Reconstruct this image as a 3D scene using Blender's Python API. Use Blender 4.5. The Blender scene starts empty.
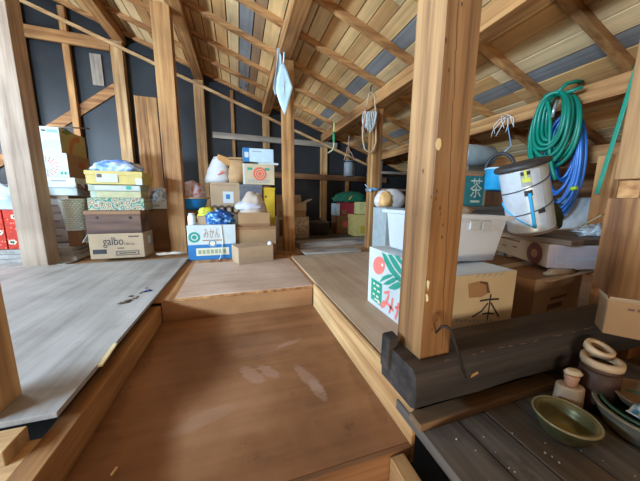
import bpy, bmesh, math, random
from mathutils import Vector, Matrix, noise
random.seed(7)
S = bpy.context.scene
COL = S.collection
# ------------------------------------------------------------------ camera
F, CX, CY, EYE = 255.0, 320.0, 240.5, 0.5
PITCH, YAW, ROLL = (math.radians(a) for a in (9.1, 17.6, 0.5))
fw = Vector((math.sin(YAW)*math.cos(PITCH), math.cos(YAW)*math.cos(PITCH), -math.sin(PITCH)))
rt = Vector((math.cos(YAW), -math.sin(YAW), 0)); up = rt.cross(fw)
rt, up = rt*math.cos(ROLL)+up*math.sin(ROLL), up*math.cos(ROLL)-rt*math.sin(ROLL)
cd = bpy.data.cameras.new('camera'); cam = bpy.data.objects.new('camera', cd); COL.objects.link(cam)
cd.sensor_width = 36; cd.lens = F*36/640; cd.clip_start = 0.01
cam.matrix_world = Matrix(((rt.x, up.x, -fw.x, 0), (rt.y, up.y, -fw.y, 0), (rt.z, up.z, -fw.z, EYE), (0, 0, 0, 1)))
S.camera = cam
# surveying helpers: a sight line met with a plane of the room (floor height z, depth y, side x)
def ray(px, py): return rt*((px-CX)/F) - up*((py-CY)/F) + fw
def atz(px, py, z=0): d = ray(px, py); return Vector((0, 0, EYE)) + d*((z-EYE)/d.z)
def aty(px, py, y): d = ray(px, py); return Vector((0, 0, EYE)) + d*(y/d.y)
def atx(px, py, x): d = ray(px, py); return Vector((0, 0, EYE)) + d*(x/d.x)

# ------------------------------------------------------------------ materials
class NT:
    def __init__(s, name):
        s.m = bpy.data.materials.new(name); s.m.use_nodes = True
        s.t = s.m.node_tree; s.b = s.t.nodes['Principled BSDF']
    def n(s, kind, **kw):
        o = s.t.nodes.new(kind)
        for k, v in kw.items(): setattr(o, k, v)
        return o
    def l(s, a, b): s.t.links.new(a, b)
def c4(c): return (c[0], c[1], c[2], 1)
def coords(T, scale):
    tc = T.n('ShaderNodeTexCoord'); mp = T.n('ShaderNodeMapping'); mp.inputs['Scale'].default_value = scale
    T.l(tc.outputs['Object'], mp.inputs['Vector'])
    oi = T.n('ShaderNodeObjectInfo'); mu = T.n('ShaderNodeMath', operation='MULTIPLY'); mu.inputs[1].default_value = 37
    T.l(oi.outputs['Random'], mu.inputs[0])
    return tc, mp, mu
def noise4(T, vec, w, scale, detail=4, rough=.55):
    n = T.n('ShaderNodeTexNoise', noise_dimensions='4D'); n.inputs['Scale'].default_value = scale
    n.inputs['Detail'].default_value = detail; n.inputs['Roughness'].default_value = rough
    T.l(vec, n.inputs['Vector']); T.l(w, n.inputs['W']); return n
def ramp(T, fac, stops):
    r = T.n('ShaderNodeValToRGB'); e = r.color_ramp.elements
    e[0].position, e[0].color = stops[0][0], c4(stops[0][1]); e[1].position, e[1].color = stops[-1][0], c4(stops[-1][1])
    for p, c in stops[1:-1]: k = e.new(p); k.color = c4(c)
    T.l(fac, r.inputs['Fac']); return r
def mixc(T, fac, a, b, mode='MIX'):
    m = T.n('ShaderNodeMix', data_type='RGBA', blend_type=mode)
    for s, v in ((m.inputs[0], fac), (m.inputs[6], a), (m.inputs[7], b)):
        if hasattr(v, 'links'): T.l(v, s)
        else: s.default_value = v if isinstance(v, float) else c4(v)
    return m.outputs[2]
def wood(name, dark, mid, light, axis='Z', fine=26, rough=.7, bump=.25, wear=0.0):
    T = NT(name); k = {'X': (1.2, fine, fine), 'Y': (fine, 1.2, fine), 'Z': (fine, fine, 1.2)}[axis]
    tc, mp, mu = coords(T, k)
    g = noise4(T, mp.outputs['Vector'], mu.outputs[0], 1.0, 5, .6)
    big = noise4(T, tc.outputs['Object'], mu.outputs[0], 2.2, 3)
    r = ramp(T, g.outputs['Fac'], [(.36, dark), (.5, mid), (.66, light)])
    r2 = ramp(T, big.outputs['Fac'], [(.32, (.68, .64, .6)), (.66, (1.1, 1.08, 1.04))])
    col = mixc(T, 1.0, r.outputs['Color'], r2.outputs['Color'], 'MULTIPLY')
    kk = {'X': (1.6, 7, 7), 'Y': (7, 1.6, 7), 'Z': (7, 7, 1.6)}[axis]
    km = T.n('ShaderNodeMapping'); km.inputs['Scale'].default_value = kk; T.l(tc.outputs['Object'], km.inputs['Vector'])
    vo = T.n('ShaderNodeTexVoronoi', voronoi_dimensions='4D'); vo.inputs['Scale'].default_value = 1.1; T.l(km.outputs['Vector'], vo.inputs['Vector']); T.l(mu.outputs[0], vo.inputs['W'])
    kr = ramp(T, vo.outputs['Distance'], [(.06, (.34, .24, .17)), (.13, (.8, .72, .66)), (.17, (1, 1, 1))])
    col = mixc(T, 1.0, col, kr.outputs['Color'], 'MULTIPLY')
    if wear:
        w = noise4(T, tc.outputs['Object'], mu.outputs[0], 9, 6, .7)
        wr = ramp(T, w.outputs['Fac'], [(.56, (0, 0, 0)), (.7, (wear,)*3)])
        col = mixc(T, wr.outputs['Color'], col, tuple(c*.35 for c in dark))
    T.l(col, T.b.inputs['Base Color']); T.b.inputs['Roughness'].default_value = rough
    bp = T.n('ShaderNodeBump'); bp.inputs['Strength'].default_value = bump; bp.inputs['Distance'].default_value = .004
    T.l(g.outputs['Fac'], bp.inputs['Height']); T.l(bp.outputs['Normal'], T.b.inputs['Normal'])
    return T.m
def plain(name, c, rough=.6, var=.12, scale=18, metal=0, bump=0, trans=0, alpha=1):
    T = NT(name); tc, mp, mu = coords(T, (1, 1, 1))
    n = noise4(T, mp.outputs['Vector'], mu.outputs[0], scale, 4)
    r = ramp(T, n.outputs['Fac'], [(.3, tuple(v*(1-var) for v in c)), (.7, tuple(min(1, v*(1+var)) for v in c))])
    T.l(r.outputs['Color'], T.b.inputs['Base Color']); T.b.inputs['Roughness'].default_value = rough
    T.b.inputs['Metallic'].default_value = metal; T.b.inputs['Transmission Weight'].default_value = trans; T.b.inputs['Alpha'].default_value = alpha
    if bump:
        bp = T.n('ShaderNodeBump'); bp.inputs['Strength'].default_value = bump; bp.inputs['Distance'].default_value = .004
        T.l(n.outputs['Fac'], bp.inputs['Height']); T.l(bp.outputs['Normal'], T.b.inputs['Normal'])
    return T.m
def pattern(name, stops, scale=30, kind='noise', rough=.8):
    T = NT(name); tc, mp, mu = coords(T, (1, 1, 1))
    if kind == 'noise': f = noise4(T, mp.outputs['Vector'], mu.outputs[0], scale, 3).outputs['Fac']
    else:
        v = T.n('ShaderNodeTexVoronoi'); v.inputs['Scale'].default_value = scale
        T.l(mp.outputs['Vector'], v.inputs['Vector']); f = v.outputs['Distance']
    r = ramp(T, f, stops); r.color_ramp.interpolation = 'LINEAR' if kind == 'noise' else 'CONSTANT'
    T.l(r.outputs['Color'], T.b.inputs['Base Color']); T.b.inputs['Roughness'].default_value = rough
    return T.m
def T_mul(T, a, b):
    m = T.n('ShaderNodeMath', operation='MULTIPLY'); T.l(a, m.inputs[0]); T.l(b, m.inputs[1]); return m.outputs[0]
def sheet(name, dark, mid, light, axis='Y', marks=(), markcol=(.6, .5, .42), rough=.5, streak=.35, dirt=0.5, stains=()):
    """plywood sheet: broad stains, grain along one axis, worn marks with a place of their own"""
    T = NT(name); k = {'X': (1.0, 16, 16), 'Y': (16, 1.0, 16)}[axis]
    tc, mp, mu = coords(T, k)
    g = noise4(T, mp.outputs['Vector'], mu.outputs[0], 1.0, 6, .6)
    b = noise4(T, tc.outputs['Object'], mu.outputs[0], 2.6, 5, .6)
    m = T.n('ShaderNodeMath', operation='MULTIPLY_ADD'); T.l(g.outputs['Fac'], m.inputs[0]); m.inputs[1].default_value = streak
    m2 = T.n('ShaderNodeMath', operation='MULTIPLY'); T.l(b.outputs['Fac'], m2.inputs[0]); m2.inputs[1].default_value = 1-streak
    T.l(m2.outputs[0], m.inputs[2])
    col = ramp(T, m.outputs[0], [(.34, dark), (.5, mid), (.64, light)]).outputs['Color']
    d = noise4(T, tc.outputs['Object'], mu.outputs[0], 16, 6, .75)
    fine = noise4(T, mp.outputs['Vector'], mu.outputs[0], 5, 5, .7)
    dr = ramp(T, d.outputs['Fac'], [(.6, (0, 0, 0)), (.72, (dirt,)*3)])
    col = mixc(T, dr.outputs['Color'], col, tuple(v*.5 for v in dark))
    for (x, y, sx, sy, ang, amt), markcol in [(q, markcol) for q in marks]+[(q, tuple(v*.45 for v in dark)) for q in stains]:
        mm = T.n('ShaderNodeMapping', vector_type='TEXTURE'); mm.inputs['Location'].default_value = (x, y, 0)
        mm.inputs['Rotation'].default_value = (0, 0, ang); mm.inputs['Scale'].default_value = (sx, sy, .2)
        T.l(tc.outputs['Object'], mm.inputs['Vector'])
        gr = T.n('ShaderNodeTexGradient', gradient_type='SPHERICAL'); T.l(mm.outputs['Vector'], gr.inputs['Vector'])
        a = T.n('ShaderNodeMath', operation='MULTIPLY_ADD'); T.l(fine.outputs['Fac'], a.inputs[0]); a.inputs[1].default_value = 1.3; T.l(gr.outputs['Fac'], a.inputs[2])
        rr = ramp(T, a.outputs[0], [(.78, (0, 0, 0)), (1.0, (amt*.24,)*3)])
        edge = T.n('ShaderNodeMath', operation='MULTIPLY', use_clamp=True); T.l(gr.outputs['Fac'], edge.inputs[0]); edge.inputs[1].default_value = 5
        rr = T_mul(T, rr.outputs['Color'], edge.outputs[0])
        col = mixc(T, rr, col, markcol)
    T.l(col, T.b.inputs['Base Color']); T.b.inputs['Roughness'].default_value = rough
    bp = T.n('ShaderNodeBump'); bp.inputs['Strength'].default_value = .15; bp.inputs['Distance'].default_value = .003
    T.l(m.outputs[0], bp.inputs['Height']); T.l(bp.outputs['Normal'], T.b.inputs['Normal'])
    return T.m
OR = ((.2, .082, .026), (.42, .2, .068), (.57, .315, .12))      # warm cedar
PA = ((.38, .2, .08), (.58, .35, .155), (.72, .49, .25))          # new pale timber
cedar = {a: wood('cedar_'+a, *OR, a) for a in 'XYZ'}
pale = {a: wood('pale_timber_'+a, *PA, a) for a in 'XYZ'}
greywood = {a: wood('weathered_timber_'+a, (.2, .17, .145), (.36, .31, .26), (.47, .41, .35), a) for a in 'XYZ'}
mainwood = wood('post_timber', (.16, .075, .028), (.31, .16, .062), (.43, .25, .105), 'Z', 30)
blackwood = wood('blackened_timber', (.018, .016, .017), (.045, .04, .04), (.1, .085, .075), 'X', 20, .8, .6)
darkplank = {a: wood('dark_plank_'+a, (.05, .036, .026), (.105, .08, .06), (.18, .14, .105), a, 18, .8, .5) for a in 'XYZ'}
brownboard = {a: wood('brown_board_'+a, (.12, .055, .025), (.24, .115, .05), (.34, .18, .085), a) for a in 'XYZ'}
boards = [wood('roof_board_%d' % i, tuple(v*.78 for v in c), c, tuple(min(1, v*1.14) for v in c), 'Y', 30, .75) for i, c in enumerate([
    (.64, .38, .155), (.7, .45, .2), (.55, .31, .12), (.42, .22, .085), (.66, .47, .25), (.22, .225, .235), (.27, .16, .085), (.74, .54, .3)])]
roofing = plain('roof_underlay', (.03, .028, .028), .9)
tarpaper = plain('black_building_paper', (.022, .025, .029), .5, .35, 3, bump=.4)
def card(name, c): return plain(name, c, .8, .1, 7)
kraft = card('cardboard', (.34, .2, .095)); kraft2 = card('light_cardboard', (.42, .29, .175)); kraft3 = card('brown_cardboard', (.26, .13, .055)); kraft4 = card('cream_cardboard', (.54, .44, .28))
white = card('white_cardboard', (.57, .61, .61)); whitep = plain('white_plastic', (.74, .8, .85), .35, .05)
ink = plain('black_ink', (.03, .028, .03), .7, 0); redink = plain('red_ink', (.72, .12, .07), .7, .05); greenink = plain('green_ink', (.02, .3, .2), .7, .05)
blueink = plain('blue_ink', (.02, .17, .42), .7, .08); pinkink = plain('coral_ink', (.85, .2, .16), .7, .08); creamink = plain('cream_ink', (.75, .7, .5), .7, .05)
brownink = plain('brown_ink', (.14, .07, .045), .7, .05); greyink = plain('grey_ink', (.3, .32, .33), .7, .05)
tape = plain('parcel_tape', (.5, .36, .2), .3, .05)
iron = plain('rusty_iron', (.06, .045, .04), .55, .3, 40, .7)
cloth = plain('white_cloth', (.72, .76, .8), .85, .08, 12)
bluecloth = plain('pale_blue_cloth', (.55, .74, .82), .85, .06, 12)
stringm = plain('white_string', (.72, .7, .66), .8, .05)

# ------------------------------------------------------------------ builders
W = {}
class M:
    """collects shapes (world coordinates, or local ones through a matrix) into ONE mesh object"""
    def __init__(s, mat=None): s.bm = bmesh.new(); s.mx = mat or Matrix()
    def v(s, p): return s.bm.verts.new(s.mx @ Vector(p))
    def face(s, vs, mi=0, sm=False):
        try: f = s.bm.faces.new(vs); f.material_index = mi; f.smooth = sm; return f
        except ValueError: return None
    def box(s, x0, x1, y0, y1, z0, z1, mi=0, mx=None, taper=0):
        mx = mx or Matrix(); t = taper
        p = [(x0+t, y0+t, z0), (x1-t, y0+t, z0), (x1-t, y1-t, z0), (x0+t, y1-t, z0), (x0, y0, z1), (x1, y0, z1), (x1, y1, z1), (x0, y1, z1)]
        q = [s.v(mx @ Vector(a)) for a in p]
        for f in ((3, 2, 1, 0), (4, 5, 6, 7), (0, 1, 5, 4), (1, 2, 6, 5), (2, 3, 7, 6), (3, 0, 4, 7)): s.face([q[i] for i in f], mi)
        return s
    def beam(s, a, b, w, h, mi=0, upv=(0, 0, 1)):
        """square timber from a to b: w across, h along upv"""
        a, b = Vector(a), Vector(b); d = (b-a).normalized(); sd = d.cross(Vector(upv)).normalized(); u = sd.cross(d)
        ring = lambda c: [s.v(c+sd*(w/2*i)+u*(h/2*j)) for i, j in ((-1, -1), (1, -1), (1, 1), (-1, 1))]
        r0, r1 = ring(a), ring(b)
        for i in range(4): s.face([r0[i], r0[(i+1) % 4], r1[(i+1) % 4], r1[i]], mi)
        s.face(r0[::-1], mi); s.face(r1, mi); return s
    def tube(s, pts, r, seg=8, closed=False, mi=0, cap=True):
        pts = [Vector(p) for p in pts]; n = len(pts); rings = []; prev = None
        for i, p in enumerate(pts):
            a = pts[(i-1) % n] if (closed or i) else p; b = pts[(i+1) % n] if (closed or i < n-1) else p
            d = (b-a).normalized() if (b-a).length > 1e-9 else Vector((0, 0, 1))
            if prev is None: prev = d.orthogonal().normalized()
            prev = (prev-d*prev.dot(d)); prev = prev.normalized() if prev.length > 1e-6 else d.orthogonal().normalized()
            q = d.cross(prev); rr = r[i] if isinstance(r, (list, tuple)) else r
            rings.append([s.v(p+(prev*math.cos(t)+q*math.sin(t))*rr) for t in (2*math.pi*k/seg for k in range(seg))])
        for i in range(n if closed else n-1):
            A, B = rings[i], rings[(i+1) % n]
            for k in range(seg): s.face([A[k], A[(k+1) % seg], B[(k+1) % seg], B[k]], mi, True)
        if not closed and cap: s.face(rings[0][::-1], mi); s.face(rings[-1], mi)
        return s
    def lathe(s, prof, c=(0, 0, 0), seg=32, mx=None, mi=0, sm=True, sx=1, sy=1):
        mx = mx or Matrix.Translation(c); rings = []
        for r, z in prof: rings.append([s.v(mx @ Vector((r*math.cos(2*math.pi*k/seg)*sx, r*math.sin(2*math.pi*k/seg)*sy, z))) for k in range(seg)])
        for A, B in zip(rings, rings[1:]):
            for k in range(seg): s.face([A[k], A[(k+1) % seg], B[(k+1) % seg], B[k]], mi, sm)
        s.face(rings[0][::-1], mi); s.face(rings[-1], mi); return s
    def poly(s, pts, mi=0): s.face([s.v(p) for p in pts], mi); return s
    def lump(s, c, r, seed=0, amp=.22, freq=2.2, flat=True, sub=3, mi=0, ang=0):
        t = bmesh.new(); bmesh.ops.create_icosphere(t, subdivisions=sub, radius=1)
        rot = Matrix.Rotation(ang, 3, 'Z'); vs = {}
        for v in t.verts:
            p = v.co.copy(); k = 1+amp*noise.fractal(p*freq+Vector((seed*7.3, seed*1.7, seed)), 1.0, 2.0, 4)
            q = Vector((p.x*k*r[0], p.y*k*r[1], p.z*k*r[2]))
            if flat and q.z < -.45*r[2]: q.z = -.45*r[2]
            q.z += .45*r[2] if flat else 0
            vs[v] = s.v(Vector(c)+rot @ q)
        for f in t.faces: s.face([vs[v] for v in f.verts], mi, True)
        t.free(); return s
    def done(s, name, mats, parent=None, loc=None, bevel=0, rough=0, smooth=None):
        mats = mats if isinstance(mats, (list, tuple)) else [mats]
        bmesh.ops.recalc_face_normals(s.bm, faces=[f for f in s.bm.faces if len(f.verts) > 0]) if s.fix else None
        base = W[parent] if parent else Vector(loc) if loc is not None else s.base()
        if rough:
            for v in s.bm.verts: v.co += noise.noise_vector(v.co*9)*rough
        for v in s.bm.verts: v.co -= base
        me = bpy.data.meshes.new(name); s.bm.to_mesh(me); s.bm.free()
        for m in mats: me.materials.append(m)
        o = bpy.data.objects.new(name, me); COL.objects.link(o)
        if parent: o.parent = parent
        else: o.location = base
        W[o] = base
        if bevel:
            b = o.modifiers.new('bevel', 'BEVEL'); b.width = bevel; b.segments = 2; b.limit_method = 'ANGLE'
        return o
    fix = True
    def base(s):
        xs = [v.co for v in s.bm.verts]
        return Vector(((min(v.x for v in xs)+max(v.x for v in xs))/2, (min(v.y for v in xs)+max(v.y for v in xs))/2, min(v.z for v in xs)))
def thing(name, label, cat, loc, group=None):
    o = bpy.data.objects.new(name, None); COL.objects.link(o); o.location = loc; o.empty_display_size = .05; W[o] = Vector(loc)
    return tag(o, label, cat, group)
def tag(o, label, cat, group=None):
    o['label'] = label; o['category'] = cat
    if group: o['group'] = group
    return o
def struct(o): o['kind'] = 'structure'; return o
def lettering(txt, mx, w, h, mat, parent, name='lettering'):
    """text fitted into w x h, lower left corner at the matrix origin"""
    cu = bpy.data.curves.new('t', 'FONT'); cu.body = txt; t = bpy.data.objects.new('t', cu); COL.objects.link(t)
    bpy.context.view_layer.update()
    me = bpy.data.meshes.new_from_object(t.evaluated_get(bpy.context.evaluated_depsgraph_get()))
    bpy.data.objects.remove(t); bpy.data.curves.remove(cu)
    xs = [v.co.x for v in me.vertices]; ys = [v.co.y for v in me.vertices]
    if not xs: return None
    ax, bx, ay, by = min(xs), max(xs), min(ys), max(ys); b = W[parent]
    for v in me.vertices: v.co = mx @ Vector(((v.co.x-ax)/(bx-ax)*w, (v.co.y-ay)/(by-ay)*h, 0)) - b
    me.materials.clear(); me.materials.append(mat); me.name = name
    o = bpy.data.objects.new(name, me); COL.objects.link(o); o.parent = parent; W[o] = b; return o
def frame(A, B, z):
    A, B = Vector((A[0], A[1], 0)), Vector((B[0], B[1], 0)); u = (B-A).normalized(); v = Vector((-u.y, u.x, 0))
    return Matrix(((u.x, v.x, 0, A.x), (u.y, v.y, 0, A.y), (0, 0, 1, z), (0, 0, 0, 1))), (B-A).length
def front(mx, x, z, off=.0015): # a print plane on the front of a carton: x right, y up
    return mx @ Matrix.Translation((x, -off, z)) @ Matrix.Rotation(math.pi/2, 4, 'X')
def side(mx, w, y, z, off=.0015): # on its right side: x towards the back, y up
    return mx @ Matrix.Translation((w+off, y, z)) @ Matrix.Rotation(math.pi/2, 4, 'Z') @ Matrix.Rotation(math.pi/2, 4, 'X')
class Carton:
    """closed carton: A front left, B front right (ground points), depth d, height h"""
    def __init__(s, label, A, B, d, z, h, mat, name='cardboard_box', cat='box', group=None, seam=True, lid=None, body='carton', open_=False):
        s.mx, s.w = frame(A, B, z); s.h, s.d = h, d
        c = s.mx @ Vector((s.w/2, d/2, 0)); s.t = thing(name, label, cat, c, group)
        m = M(s.mx)
        if open_:
            k = .006
            m.box(0, s.w, 0, k, 0, h); m.box(0, s.w, d-k, d, 0, h); m.box(0, k, k, d-k, 0, h); m.box(s.w-k, s.w, k, d-k, 0, h); m.box(k, s.w-k, k, d-k, 0, k)
        else: m.box(0, s.w, 0, d, 0, h)
        s.b = m.done(body, mat, s.t, bevel=.003)
        if seam and not open_:
            M(s.mx).box(0, s.w, d/2-.025, d/2+.025, h, h+.0008).box(s.w, s.w+.0008, d/2-.025, d/2+.025, h-.07, h).done('tape', tape, s.t)
        if lid: M(s.mx).box(-.005, s.w+.005, -.005, d+.005, h-lid, h+.004).done('lid', mat, s.t, bevel=.003)
    def quad(s, x0, x1, z0, z1, mat, name='printing', off=.001):
        m = M(front(s.mx, 0, 0, off)); m.fix = False
        return m.poly([(x0*s.w, z0*s.h, 0), (x1*s.w, z0*s.h, 0), (x1*s.w, z1*s.h, 0), (x0*s.w, z1*s.h, 0)]).done(name, mat, s.t)
    def text(s, t, x0, x1, z0, z1, mat): return lettering(t, front(s.mx, x0*s.w, z0*s.h, .002), (x1-x0)*s.w, (z1-z0)*s.h, mat, s.t)
    def ring(s, x, z, r, mat, r0=0, off=.0016, name='printing', squash=1):
        m = M(front(s.mx, x*s.w, z*s.h, off)); m.fix = False; n = 28
        P = lambda R, k: (R*math.cos(2*math.pi*k/n), R*math.sin(2*math.pi*k/n)*squash, 0)
        if r0: 
            for k in range(n): m.poly([P(r0, k), P(r, k), P(r, k+1), P(r0, k+1)])
        else: m.poly([P(r, k) for k in range(n)])
        return m.done(name, mat, s.t)
    def flap(s, which, length, ang, mat, name='flap'):
        """a carton flap hinged at a top edge, ang degrees up from lying outward"""
        a = math.radians(ang); t = .004; m = M(s.mx)
        w, d, h = s.w, s.d, s.h; dy, dz = math.cos(a)*length, math.sin(a)*length
        e = {'front': ((0, 0), (w, 0), (0, -dy)), 'back': ((w, d), (0, d), (0, dy)), 'left': ((0, d), (0, 0), (-dy, 0)), 'right': ((w, 0), (w, d), (dy, 0))}[which]
        p = [(e[0][0], e[0][1], h), (e[1][0], e[1][1], h), (e[1][0]+e[2][0], e[1][1]+e[2][1], h+dz), (e[0][0]+e[2][0], e[0][1]+e[2][1], h+dz)]
        q = [m.v(v) for v in p]+[m.v((v[0], v[1], v[2]+t)) for v in p]
        for f in ((0, 1, 2, 3), (7, 6, 5, 4), (0, 4, 5, 1), (1, 5, 6, 2), (2, 6, 7, 3), (3, 7, 4, 0)): m.face([q[i] for i in f])
        return m.done(name, mat, s.t)
def cart_y(label, pl, pr, top, bot, Y, mat, d, z0=None, **kw):
    """carton whose front stands at depth Y between two sight columns"""
    mid = (top+bot)/2; A = aty(pl, mid, Y); B = aty(pr, mid, Y)
    z = aty((pl+pr)/2, bot, Y).z if z0 is None else z0
    h = aty((pl+pr)/2, top, Y).z - z
    return Carton(label, A, B, d, z, h, mat, **kw)

# ------------------------------------------------------------------ setting
def roof(x): return 2.08-.36*x          # underside of the rafters
YB = 4.28
# roof boards on the rafters: one board after another down the slope
m = M(); x = -3.3; th = .045*1.063; i = 0
while x < 3.25:
    w = random.uniform(.085, .14); y = -2.0
    grey = -.02 < x < .08 or 1.1 < x < 1.21 or 1.93 < x < 2.04
    while y < YB+.1:
        L = random.choice((1.82, 2.73, 3.64)); y2 = min(y+L, YB+.15)
        mi = 5 if grey else random.choices(range(8), (6, 5, 4, 2, 3, .12, .8, 2.5))[0]
        j = random.uniform(-.004, .002); a, b = x+.005, x+w-.005
        p = [(a, roof(a)+th+j), (b, roof(b)+th+j), (b, roof(b)+th+.012), (a, roof(a)+th+.012)]
        q0 = [m.v((u, y+.0015, z)) for u, z in p]; q1 = [m.v((u, y2-.0015, z)) for u, z in p]
        m.face(q0, mi); m.face(q1[::-1], mi)
        for k in range(4): m.face([q0[k], q1[k], q1[(k+1) % 4], q0[(k+1) % 4]], mi)
        y = y2
    x += w
a, b = -3.4, 3.3
q = [m.v(p) for p in ((a, -2.05, roof(a)+th+.013), (b, -2.05, roof(b)+th+.013), (b, YB+.15, roof(b)+th+.013), (a, YB+.15, roof(a)+th+.013))]
q2 = [m.v(v.co+Vector((0, 0, .02))) for v in q]
m.face(q, 8); m.face(q2[::-1], 8)
for k in range(4): m.face([q[k], q2[k], q2[(k+1) % 4], q[(k+1) % 4]], 8)
struct(m.done('ceiling', boards+[roofing]))
# walls
m = M(); q = [(-3.4, roof(-3.4)+.05), (3.3, roof(3.3)+.05), (3.3, -1.0), (-3.4, -1.0)]
f = [m.v((u, YB, z)) for u, z in q]; g = [m.v((u, YB+.02, z)) for u, z in q]
m.face(f); m.face(g[::-1])
for k in range(4): m.face([f[k], g[k], g[(k+1) % 4], f[(k+1) % 4]])
struct(m.done('wall_back', tarpaper))
WY0, WY1, WZ0, WZ1 = -1.2, .95, 1.03, 1.37        # window in the left wall
struct(M().box(-3.42, -3.4, -2, YB, -1, WZ0).box(-3.42, -3.4, -2, YB, WZ1, 3.4).box(-3.42, -3.4, -2, WY0, WZ0, WZ1).box(-3.42, -3.4, WY1, 2.3, WZ0, WZ1).box(-3.42, -3.4, 3.5, YB, WZ0, WZ1).done('wall_left', tarpaper))
struct(M().box(3.2, 3.22, -2, YB, -1, 1.05).done('wall_right', brownboard['Y']))
m = M()
f = [m.v((u, -2.0, z)) for u, z in q]; g = [m.v((u, -2.02, z)) for u, z in q]
m.face(f); m.face(g[::-1])
for k in range(4): m.face([f[k], g[k], g[(k+1) % 4], f[(k+1) % 4]])
struct(m.done('wall_front', brownboard['X']))
m = M(); wy = (WY0+WY1)/2
for y in (WY0+.02, wy, WY1-.02): m.box(-3.43, -3.385, y-.02, y+.02, WZ0, WZ1)
for z in (WZ0+.015, WZ1-.015): m.box(-3.43, -3.385, WY0, WY1, z-.015, z+.015)
struct(m.done('window_1', pale['Y']))
m = M()  # second window, out of view, added to brighten the back wall
for y in (2.32, 2.9, 3.48): m.box(-3.43, -3.385, y-.02, y+.02, WZ0, WZ1)
for z in (WZ0+.015, WZ1-.015): m.box(-3.43, -3.385, 2.3, 3.5, z-.015, z+.015)
struct(m.done('window_added', pale['Y']))
# unseen low wall added beside the stair to shade the lower right corner
struct(M().box(-.78, -.75, -1.9, .34, -.1, .75).done('shade_wall', brownboard['Y']))
# floor sheets
def loc(pts, ox, oy, z):
    out = []
    for px, py, sx, sy, ang, amt in pts:
        q = atz(px, py, z); out.append((q.x-ox, q.y-oy, sx, sy, ang, amt))
    return out
landing = sheet('landing_plywood', (.15, .062, .025), (.275, .123, .05), (.385, .19, .095), 'X',
    loc([(252, 375, .035, .085, .55, 1), (268, 371, .03, .07, .6, 1), (308, 378, .03, .11, .35, 1), (318, 390, .025, .07, .2, 1), (205, 418, .13, .035, .3, .55), (290, 343, .09, .02, .35, .9), (262, 345, .16, .12, .1, .25)], -.02, .9675, -.14), (.56, .4, .32),
    stains=loc([(340, 345, .03, .14, -.1, 1), (358, 375, .035, .12, -.1, 1), (378, 408, .03, .08, -.2, 1), (140, 360, .05, .2, .1, 1), (110, 405, .06, .16, .1, 1), (90, 450, .08, .1, .1, 1), (165, 335, .1, .05, .2, 1)], -.02, .9675, -.14))
panel = sheet('left_plywood', (.19, .165, .145), (.355, .33, .305), (.48, .455, .43), 'Y', streak=.55)
midsheet = sheet('middle_plywood', (.38, .24, .16), (.54, .37, .27), (.66, .49, .38), 'X')
rsheet = sheet('right_plywood', (.3, .19, .115), (.46, .31, .195), (.57, .42, .29), 'Y', streak=.5)
backfloor = sheet('back_plywood', (.25, .13, .06), (.4, .225, .11), (.5, .3, .16), 'X')
struct(M().box(-.452, .412, .49, 1.445, -.155, -.14).done('floor_landing', landing, bevel=.001))
struct(M().box(-3.35, -.428, .69, 2.37, -.014, 0).done('floor_left', panel, bevel=.001))
struct(M().box(-.452, .47, 1.432, 2.42, -.033, -.018).done('floor_middle', cedar['Y'], bevel=.001))
m = M(); q = [(-.335, 1.434), (.409, 1.434), (.409, 2.19), (-.352, 2.19)]; lo = [m.v((a, b, -.018)) for a, b in q]; hi = [m.v((a, b, -.013)) for a, b in q]
m.face(lo[::-1]); m.face(hi)
for k in range(4): m.face([lo[k], lo[(k+1) % 4], hi[(k+1) % 4], hi[k]])
struct(m.done('floor_sheet', midsheet))
struct(M().box(.432, 3.15, .585, 2.2, -.014, 0).done('floor_right', rsheet, bevel=.001))
struct(M().box(-3.35, 3.15, 2.44, YB-.005, -.045, -.032).box(.475, 3.15, 2.205, 2.44, -.045, -.032).done('floor_back', backfloor, bevel=.001))
struct(M().box(-3.35, -1.32, 2.46, 3.4, -.03, -.015).done('floor_corner', panel))
# risers, joists and curb around the landing
struct(M().box(-.40, .410, 1.433, 1.446, -.139, -.034).done('trim_1', sheet('riser_plywood', (.3, .14, .055), (.42, .21, .09), (.52, .28, .13), 'X')))
struct(M().box(-.452, -.402, .3, 1.43, -.138, -.045).done('trim_2', cedar['Y'], bevel=.003))
struct(M().box(.411, .4245, .482, 1.42, -.2, -.001).box(.411, .4245, .482, .57, -.001, .018).box(.4245, .47, .585, 1.414, -.2, -.015).done('trim_3', pale['Y'], bevel=.003))
struct(M().box(-.452, .410, .478, .489, -.42, -.141).done('trim_4', brownboard['X']))
struct(M().box(.345, .385, -.5, .476, -.42, -.15).done('trim_5', pale['Y'], bevel=.002))
struct(M().box(-1.2, -.48, .62, .685, -.1, -.015).box(-.55, -.455, .3, .68, -.13, -.05).done('trim_6', pale['X'], bevel=.002))
struct(M().box(-.7, .9, -1.9, .5, -.45, -.421).done('floor_stair', brownboard['X']))
struct(M().box(-3.35, -.72, -1.9, .61, -.12, -.1).box(.9, 3.15, -1.9, -.2, -.12, -.1).done('floor_front', brownboard['Y']))
# old dusty planks at the lower right
m = M(); xs = [.402, .515, .605, .712, .84, .98, 1.13, 1.3]
for a, b in zip(xs, xs[1:]): m.box(a+.002, b-.002, -.2, .56+random.uniform(-.02, 0), -.085, -.056+random.uniform(-.002, .001), random.choice((0, 0, 1)))
struct(m.done('floor_planks', [wood('dusty_plank', (.06, .054, .05), (.135, .124, .114), (.23, .215, .2), 'Y', 16, .8, .5, .6), darkplank['Y']], bevel=.002))

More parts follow.
